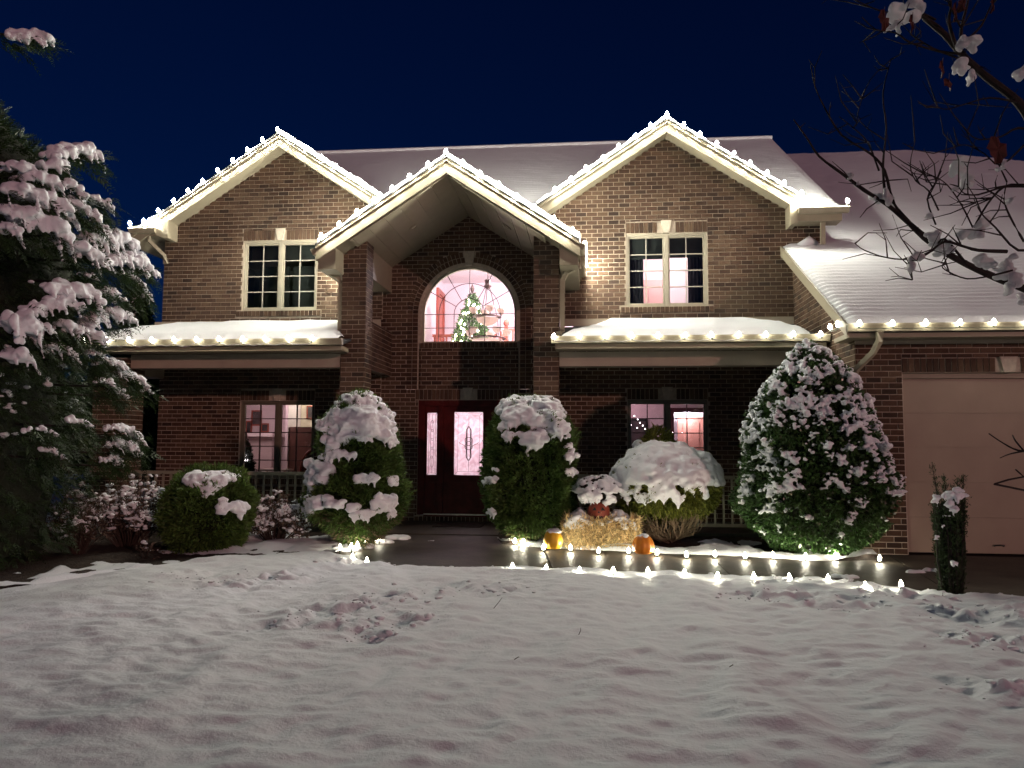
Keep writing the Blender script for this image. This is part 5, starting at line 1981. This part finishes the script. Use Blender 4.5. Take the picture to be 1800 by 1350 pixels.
def pumpkin(name, label, c, r_, h_, mat, group, lobes=9, stemc=BARK):
    t = thing(name, label, 'pumpkin', c, group)
    prof = [(.30 * r_, .0), (.62 * r_, .03 * h_), (.86 * r_, .14 * h_), (.98 * r_, .30 * h_), (r_, .44 * h_), (.95 * r_, .60 * h_), (.83 * r_, .76 * h_), (.64 * r_, .90 * h_), (.40 * r_, .98 * h_), (.2 * r_, .99 * h_), (.06 * r_, .95 * h_)]
    MB().lathe(prof, c, 54, lambda th: 1 - .06 * abs(math.cos(th * lobes / 2)) ** 6).build('rind', mat, t, True)
    MB().tube([(c[0], c[1], c[2] + .94 * h_), (c[0] + .01, c[1], c[2] + 1.07 * h_), (c[0] + .03, c[1], c[2] + 1.16 * h_)], [.03, .018, .02], 6).build('stem', stemc, t)
    return t


c1 = atz(972, 966, .03)
c1[1] += .05
t = pumpkin('pumpkin', 'tall yellow-orange pumpkin with a snow cap at the left end of the straw bale', (c1[0], c1[1], .03), .135, .27, YELLOW, 'bare pumpkins')
snow_body('snow_cap', [(c1[0] + r_ * math.cos(a_), c1[1] + r_ * math.sin(a_), .298 - 4.2 * r_ * r_, .032, .032, .02) for r_, a_ in [(random.uniform(0, .092), random.uniform(0, 6.28)) for _ in range(40)]], .01, t, seed=1)
c2 = atz(1131, 974, .03)
t = pumpkin('pumpkin', 'round orange pumpkin with a flat snow cap right of the straw bale', (c2[0], c2[1], .03), .148, .255, ORANGE, 'bare pumpkins')
snow_body('snow_cap', [(c2[0] + r_ * math.cos(a_), c2[1] + r_ * math.sin(a_), .283 - 3.6 * r_ * r_, .030, .030, .016) for r_, a_ in [(random.uniform(0, .075), random.uniform(0, 6.28)) for _ in range(34)]], .01, t, seed=2)
cj = np.array([c[0] - .03, c[1] - .10, c[2] + bh])
t = pumpkin('jack_o_lantern', 'small dark red carved pumpkin face sitting on the straw bale', cj, .165, .27, JACK, None, 9)
yy = cj[1] - .168
fc = MB()
for s_ in (-1, 1):
    ex = cj[0] + s_ * .062
    fc.prism([(ex - .03, yy - .0, cj[2] + .15), (ex + .03, yy - .0, cj[2] + .15), (ex - s_ * .01, yy, cj[2] + .20)], (0, .03, 0))
fc.prism([(cj[0] - .016, yy, cj[2] + .115), (cj[0] + .016, yy, cj[2] + .115), (cj[0], yy, cj[2] + .145)], (0, .02, 0))
fc.build('eye_cutout', BLACK, t)
mo = [(-.09, .095), (-.06, .07), (-.045, .082), (-.02, .06), (0, .075), (.02, .06), (.045, .082), (.06, .07), (.09, .095), (.05, .045), (0, .035), (-.05, .045)]
MB().prism([(cj[0] + a, yy + .012 + abs(a) * .25, cj[2] + z_) for a, z_ in mo], (0, .03, 0)).build('mouth_cutout', BLACK, t)
# potted plant behind the lantern, bowed under snow
cp = np.array([c[0] - .04, c[1] + .10, c[2] + bh])
t = thing('potted_mum', 'dark potted flower plant with a snowy dome behind the carved pumpkin', 'potted plant', cp)
MB().lathe([(.09, 0), (.12, .16), (.13, .17), (.11, .165)], cp, 16).build('pot', pmat('pot_clay', (.08, .05, .04), .7, .2, 12), t, True)
prof = [(.22, .20), (.30, .30), (.42, .33), (.52, .25), (.58, .08)]
P, N = crown_points(cp, prof, 1500, RNG, .12, .6, 6, 9)
leaves('foliage', P, N, .045, .012, 4, .6, pmat('mum_leaf', (.04, .035, .025), .7, .3, 8, island=True), t, 'stuff')
snow_body('snow_cap', caps(cp, prof, 300, .40, .7, .042, 5, .12, 6, False) + pad(cp, 1072, 880, 0, 20, 26, 7, 8, prof) + pad(cp, 1030, 874, 0, 22, 22, 8, 8, prof) + pad(cp, 1050, 876, 0, 16, 20, 9, 6, prof), .011, t, lump=.4, seed=91)

# ------------------------------------------------------------------ STRINGS OF LIGHTS
bulb_me = MB().lathe([(.008, -.02), (.020, -.012), (.031, .009), (.030, .029), (.017, .056), (.004, .070)], (0, 0, 0), 8).mesh('bulb', BULB, True)
gbulb_me = bulb_me.copy()
gbulb_me.materials.clear()
gbulb_me.materials.append(BULBG)
cap_me = MB().lathe([(.013, -.05), (.016, -.02)], (0, 0, 0), 6).mesh('socket', CORD)


def light_string(label, pts, cord_mat, cord_r, sag, bulb=None):
    pts = [np.array(p, float) for p in pts]
    t = thing('light_string', label, 'string lights', pts[0], 'strings of white bulbs on the house')
    cp_ = []
    for a, b in zip(pts[:-1], pts[1:]):
        for k in range(6):
            u_ = k / 6
            cp_.append(a + (b - a) * u_ - np.array([0, .006, .045 + sag * 4 * (u_ - u_ * u_) * random.uniform(.6, 1.2)]) + np.array([0, 0, .0]))
    cp_.append(pts[-1] - np.array([0, 0, .045]))
    MB().tube(cp_, cord_r, 5).build('cord', cord_mat, t)
    for p in pts:
        q = Vector(p) - t.location
        for me in (bulb or bulb_me, cap_me):
            o = obj(me.name.split('.')[0], me, t)
            o.matrix_parent_inverse = Matrix()
            o.location = q
            o.rotation_euler = (random.uniform(-.3, .3), random.uniform(-.3, .3), 0)
    return t


def rake_pts(gx, ztop, hl, hr, y, step=.352):
    out = []
    for s, h in ((-1, hl), (1, hr)):
        L_ = h * math.sqrt(1 + SL * SL)
        n = int(L_ / step)
        for i in (range(n, 0, -1) if s < 0 else range(0, n + 1)):
            x = i * step / math.sqrt(1 + SL * SL)
            out.append((gx + s * x, y, ztop - SL * x + .048))
    return out


pts = [(-8.52, 13.84, 5.70), (-8.88, 13.84, 5.70)] + rake_pts(LGX, LGZ + .235, 2.8, 2.25, 13.872)
light_string('white bulb string along the left upper gable above the dark window', pts, CORD, .006, .01)
pts = [(-4.60, 12.16 + .3 * i, 4.74) for i in range(6, 0, -1)] + rake_pts(PGX, PGZ + .255, 2.10, 2.12, 12.072) + [(-.06, 12.46 + .31 * i, 4.745) for i in range(6)]
light_string('white bulb string on the middle entry gable and its side gutters', pts, CORD, .006, .01)
pts = rake_pts(RGX, RGZ + .235, 2.35, 2.55, 13.872) + [(3.82, 13.82, 5.78), (4.12, 13.82, 5.78), (4.56, 13.82, 5.78)]
light_string('white bulb string along the right upper gable above the curtained window', pts, CORD, .006, .01)
pts = [(-8.85 + .395 * i, 12.068, 3.165) for i in range(12)]
light_string('white bulb string swagged along the left porch gutter', pts, CORDW, .010, .05, gbulb_me)
pts = [(-.56 + .409 * i, 12.068, 3.165) for i in range(11)]
light_string('white bulb string swagged along the right porch gutter', pts, CORDW, .009, .03, gbulb_me)
pts = [(3.53, 11.6, 3.20), (3.50, 11.15, 3.17)] + [(3.62 + .43 * i, 10.672, 3.105) for i in range(13)]
light_string('white bulb string along the garage gutter at the right', pts, CORD, .006, .01, gbulb_me)

# stake lights along both sides of the walk
stake_me = MB().lathe([(.004, -.17), (.010, -.15), (.012, -.03), (.018, -.02)], (0, 0, 0), 6).mesh('stake', CORD)
sb_me = MB().lathe([(.008, -.018), (.019, -.008), (.023, .006), (.017, .026), (.008, .046), (.003, .056)], (0, 0, 0), 8).mesh('bulb', BULBS, True)
sl_me = sb_me.copy()
sl_me.materials.clear()
sl_me.materials.append(BULBL)
ORD = ['first', 'second', 'third', 'fourth', 'fifth', 'sixth', 'seventh', 'eighth', 'ninth', 'tenth', 'eleventh', 'twelfth', 'thirteenth', 'fourteenth', 'fifteenth', 'sixteenth', 'seventeenth', 'eighteenth']
rows = [([(905, 951), (919, 953), (955, 962), (1003, 963), (1052, 968), (1105, 968), (1155, 971), (1207, 975), (1257, 974), (1310, 977), (1359, 976), (1416, 978), (1468, 977), (1509, 972), (1546, 981)], 'on the shrub bed edge of the walk', .06),
        ([(901, 996), (960, 999), (1019, 1003), (1078, 1003), (1139, 1004), (1203, 1007), (1261, 1012), (1325, 1013), (1388, 1015), (1456, 1017), (1522, 1030), (1584, 1027)], 'on the lawn edge of the walk', .11),
        ([(598, 962), (617, 960), (629, 957), (642, 950), (656, 946), (667, 946), (620, 979), (645, 986)], 'in the snow below the left topiary', .09)]
for pts, where, z in rows:
    for i, (x, y) in enumerate(pts):
        p = atz(x, y, z)
        t = thing('stake_light', 'white stake bulb %s, %s from the left' % (where, ORD[i]), 'stake light', (p[0], p[1], p[2] - .012), 'stake lights along the walk')
        for nm, me in (('stake', stake_me), ('bulb', sl_me if 'lawn' in where or 'snow' in where else sb_me)):
            o = obj(nm, me, t)
            o.matrix_parent_inverse = Matrix()
            o.rotation_euler = (random.uniform(-.12, .12), random.uniform(-.12, .12), 0)

# ------------------------------------------------------------------ BARE TREE REACHING IN FROM THE RIGHT
bt = thing('bare_tree', 'bare dark tree reaching in from the right with snow lumps and dead leaves', 'tree', (5.2, 4.4, 0))
trk = [(5.2, 4.4, 0), (5.15, 4.4, 1.4), (5.05, 4.38, 2.6), (4.9, 4.3, 4.2)]
MB().tube(trk, [.13, .11, .095, .05], 10).build('trunk', BARK, bt)


def limb(px, y0, y1, r0, r1, start=None, seg=6):
    n = len(px)
    pts = [at(x, y, y0 + (y1 - y0) * i / (n - 1)) for i, (x, y) in enumerate(px)]
    if start is not None:
        pts = [np.array(start)] + pts
    m = len(pts)
    # smooth
    fine = []
    for i in range(m - 1):
        p0, p1, p2, p3 = pts[max(0, i - 1)], pts[i], pts[i + 1], pts[min(m - 1, i + 2)]
        for k in range(3):
            t = k / 3
            fine.append(.5 * ((2 * p1) + (-p0 + p2) * t + (2 * p0 - 5 * p1 + 4 * p2 - p3) * t * t + (-p0 + 3 * p1 - 3 * p2 + p3) * t ** 3))
    fine.append(pts[-1])
    r0, r1 = r0 * .78, r1 * .8
    rad = [r0 + (r1 - r0) * (i / (len(fine) - 1)) ** .8 for i in range(len(fine))]
    rad = [r_ * random.uniform(.9, 1.12) for r_ in rad]
    MB().tube(fine, rad, seg).build('branch', BARK, bt)
    return fine


LIMBS = []
k = 3.6 / 1350
LIMBS.append(limb([(1900, 560), (1810, 512), (1760, 492), (1700, 465), (1640, 430), (1600, 395), (1560, 360), (1520, 335), (1480, 305), (1440, 275), (1420, 245), (1395, 210)], 4.3, 4.6, 13 * k, 1.6 * k, (5.12, 4.4, 1.9), 8))
LIMBS.append(limb([(1900, 330), (1830, 240), (1790, 180), (1740, 140), (1700, 105), (1660, 60), (1620, 25), (1585, -30)], 4.0, 4.2, 15 * k, 6 * k, (5.0, 4.36, 3.0), 8))
LIMBS.append(limb([(1640, 425), (1600, 392), (1570, 355), (1555, 300), (1530, 270), (1480, 238), (1450, 190), (1432, 150), (1425, 112)], 4.45, 4.5, 6 * k, 1.3 * k))
LIMBS.append(limb([(1556, 345), (1552, 290), (1558, 225), (1552, 165), (1566, 105)], 4.5, 4.4, 4 * k, 1.1 * k))
LIMBS.append(limb([(1545, 300), (1525, 250), (1500, 225), (1475, 205)], 4.5, 4.6, 3 * k, 1 * k))
LIMBS.append(limb([(1566, 105), (1530, 140), (1510, 190), (1505, 222)], 4.4, 4.45, 1.2 * k, 1 * k))
LIMBS.append(limb([(1700, 466), (1660, 420), (1640, 440), (1600, 455), (1560, 453), (1520, 440), (1503, 428)], 4.3, 4.2, 4 * k, 1 * k))
LIMBS.append(limb([(1770, 442), (1720, 440), (1690, 432), (1660, 425), (1630, 446), (1602, 458)], 4.2, 4.1, 5 * k, 2 * k))
LIMBS.append(limb([(1602, 458), (1598, 475), (1604, 492)], 4.1, 4.1, 2 * k, 1 * k))
LIMBS.append(limb([(1780, 475), (1740, 485), (1700, 490), (1668, 478), (1656, 468), (1672, 462), (1700, 458)], 4.1, 4.1, 2.5 * k, 1 * k))
LIMBS.append(limb([(1650, 370), (1632, 335), (1610, 318), (1600, 290), (1608, 250)], 4.4, 4.3, 2.5 * k, 1 * k))
LIMBS.append(limb([(1645, 395), (1630, 350), (1645, 320), (1655, 300)], 4.4, 4.3, 2.5 * k, 1 * k))
LIMBS.append(limb([(1710, 400), (1690, 360), (1665, 325), (1640, 310), (1605, 305)], 4.2, 4.2, 2.5 * k, 1 * k))
LIMBS.append(limb([(1712, 400), (1735, 360), (1765, 328), (1800, 325)], 4.2, 4.0, 2.5 * k, 3 * k))
LIMBS.append(limb([(1840, 330), (1770, 328), (1720, 342), (1695, 340), (1685, 328)], 4.0, 4.1, 3.5 * k, 1 * k))
LIMBS.append(limb([(1840, 430), (1790, 440), (1750, 400), (1725, 375), (1712, 350)], 4.0, 4.1, 4 * k, 1 * k))
LIMBS.append(limb([(1800, 425), (1775, 380), (1765, 350), (1770, 320)], 4.0, 4.1, 3 * k, 1 * k))
LIMBS.append(limb([(1690, 95), (1650, 90), (1600, 75), (1575, 58), (1540, 52), (1515, 30)], 4.1, 4.2, 4 * k, 1.2 * k))
LIMBS.append(limb([(1645, 35), (1610, 20), (1560, 22), (1520, 8), (1495, -5)], 4.15, 4.2, 3.5 * k, 1.2 * k))
LIMBS.append(limb([(1720, 125), (1690, 105), (1640, 85), (1600, 60)], 4.1, 4.15, 4 * k, 2 * k))
LIMBS.append(limb([(1690, 90), (1690, 50), (1700, 10), (1705, -20)], 4.1, 4.1, 5 * k, 2 * k))
LIMBS.append(limb([(1680, 80), (1668, 40), (1672, 5), (1660, -20)], 4.1, 4.0, 5 * k, 2 * k))
LIMBS.append(limb([(1700, 70), (1725, 45), (1742, 10), (1760, -20)], 4.1, 4.0, 4 * k, 1.5 * k))
LIMBS.append(limb([(1790, 180), (1740, 172), (1700, 182), (1665, 192), (1648, 188)], 4.0, 4.1, 3 * k, 1 * k))
LIMBS.append(limb([(1840, 235), (1790, 225), (1760, 240), (1720, 245), (1700, 232)], 3.9, 4.0, 4 * k, 1 * k))
LIMBS.append(limb([(1805, 250), (1760, 290), (1730, 270), (1700, 255), (1680, 258)], 3.9, 4.0, 2.5 * k, 1 * k))
LIMBS.append(limb([(1900, 860), (1830, 800), (1790, 792), (1765, 780), (1738, 762)], 3.9, 4.0, 4 * k, 1.2 * k, (5.17, 4.4, 1.0)))
LIMBS.append(limb([(1840, 870), (1800, 838), (1785, 825)], 3.9, 3.9, 3 * k, 1.4 * k, (5.18, 4.4, .9)))
LIMBS.append(limb([(1800, 793), (1785, 775), (1780, 765)], 3.9, 4.0, 2.5 * k, 1.2 * k))
LIMBS.append(limb([(1800, 793), (1775, 798), (1758, 805)], 3.9, 4.0, 2 * k, 1 * k))
tw = MB()
rr = random.Random(9)
for L_ in LIMBS[:26]:
    for j in range(5):
        p = L_[rr.randrange(len(L_) // 3, len(L_))]
        d_ = np.array([rr.uniform(-1, .4), rr.uniform(-.5, .5), rr.uniform(-.2, 1)])
        ln = rr.uniform(.08, .30)
        q = p + unit(d_) * ln * .5
        e_ = q + unit(d_ + np.array([rr.uniform(-.5, .5), 0, rr.uniform(-.3, .6)])) * ln * .5
        tw.tube([p, q, e_], [.0042, .0030, .0016], 4, caps=False)
        if rr.random() < .5:
            tw.tube([q, q + unit(np.array([rr.uniform(-1, 1), rr.uniform(-.5, .5), rr.uniform(-.2, 1)])) * ln * .35], [.0026, .0014], 3, caps=False)
tag(tw.build('twigs', BARK, bt), kind='stuff')
for i, (x, y, rx, ry, Yd) in enumerate(((1592, 24, 26, 26, 4.13), (1570, 50, 16, 12, 4.15), (1612, 8, 20, 14, 4.1), (1702, 76, 24, 16, 4.05), (1690, 122, 20, 18, 4.08), (1703, 140, 7, 12, 4.05), (1686, 305, 25, 32, 4.2), (1678, 336, 9, 8, 4.2), (1703, 318, 16, 20, 4.2), (1566, 348, 14, 22, 4.45), (1542, 348, 16, 12, 4.5), (1497, 310, 10, 8, 4.5), (1506, 322, 5, 7, 4.5),
                                   (1640, 415, 16, 12, 4.3), (1655, 430, 18, 12, 4.3), (1705, 412, 22, 12, 4.2), (1722, 400, 14, 18, 4.2), (1660, 445, 14, 10, 4.25), (1730, 462, 22, 14, 4.2), (1760, 478, 24, 16, 4.15), (1782, 492, 18, 16, 4.1), (1775, 462, 14, 14, 4.15), (1612, 450, 12, 8, 4.1), (1630, 380, 6, 6, 4.3), (1776, 508, 6, 12, 4.1), (1756, 296, 6, 9, 3.95), (1774, 352, 6, 4, 3.95), (1792, 130, 8, 12, 3.95), (1798, 525, 14, 14, 4.1), (1603, 470, 5, 10, 4.08))):
    p = at(x, y, Yd)
    kk = Yd / 1350
    rl_ = random.Random(i)
    bl = []
    for j in range(9):
        bl.append((p[0] + rl_.uniform(-.6, .6) * rx * kk, p[1] + rl_.uniform(-.03, .03), p[2] + rl_.uniform(-.6, .6) * ry * kk, rx * kk * rl_.uniform(.22, .5), .024, ry * kk * rl_.uniform(.22, .5)))
    snow_body('snow_lump', bl, .007, bt, mat=ICE, lump=.6, seed=i + 200, grain=1.4)
for i, (x, y, w_, h_, a, Yd) in enumerate(((1553, 36, 13, 17, .3, 4.1), (1655, 122, 8, 14, .1, 4.05), (1666, 148, 11, 13, -.4, 4.05), (1752, 264, 22, 24, .2, 3.9), (1678, 22, 8, 14, .3, 4.0), (1690, 10, 12, 8, .8, 4.0), (1744, 10, 8, 10, .4, 3.9), (1602, 42, 8, 14, .2, 4.1))):
    kk = Yd / 1350
    p = at(x, y, Yd)
    out = [(0, -.9), (.4, -.8), (.8, -.75), (.85, -.3), (.95, .15), (.75, .4), (.7, .75), (.3, .75), (.05, 1), (-.3, .8), (-.6, .65), (-.7, .3), (-.9, .1), (-.8, -.3), (-.75, -.75), (-.4, -.75)]
    ca, sa = math.cos(a), math.sin(a)
    m = MB()
    ring_ = [(p[0] + (u_ * ca - v_ * sa) * w_ * kk, p[1] + .02 * math.sin(u_ * 4) + .03 * u_, p[2] - (u_ * sa + v_ * ca) * h_ * kk) for u_, v_ in out]
    for q in range(len(ring_)):
        m.poly([(p[0], p[1] - .015, p[2]), ring_[q], ring_[(q + 1) % len(ring_)]])
    m.tube([(p[0], p[1] - .012, p[2]), (p[0] + .01, p[1], p[2] + h_ * kk * 1.5)], .0015, 4)
    m.build('dead_leaf', DEADLEAF, bt)

# bits lying on the lawn
for i, (x, y, ln, a, lab) in enumerate(((905, 1158, .03, .4, 'dark twig scrap lying on the middle of the lawn'), (1016, 1118, .06, 1.25, 'short upright twig stuck in the snow right of the middle'), (868, 1068, .11, .9, 'thin bent grass stem poking from the snow below the walk'), (1283, 1172, .02, .3, 'tiny dark crumb of bark on the right of the lawn'))):
    p = atz(x, y, .1)
    yed = np.interp(p[0], EDGE[:, 0], EDGE[:, 1])
    z = float(lawn_z(np.array([p[0]]), np.array([p[1]]), np.array([yed]))[0])
    d_ = np.array([math.cos(a), .2, math.sin(a)]) * ln
    b0 = np.array([p[0], p[1], z])
    tag(MB().tube([b0 - d_ * .15, b0 + d_ * .5 + (.01, 0, .01), b0 + d_], [.0025, .002, .001], 5).build('twig', BARK), lab, 'twig')

settle_snow()
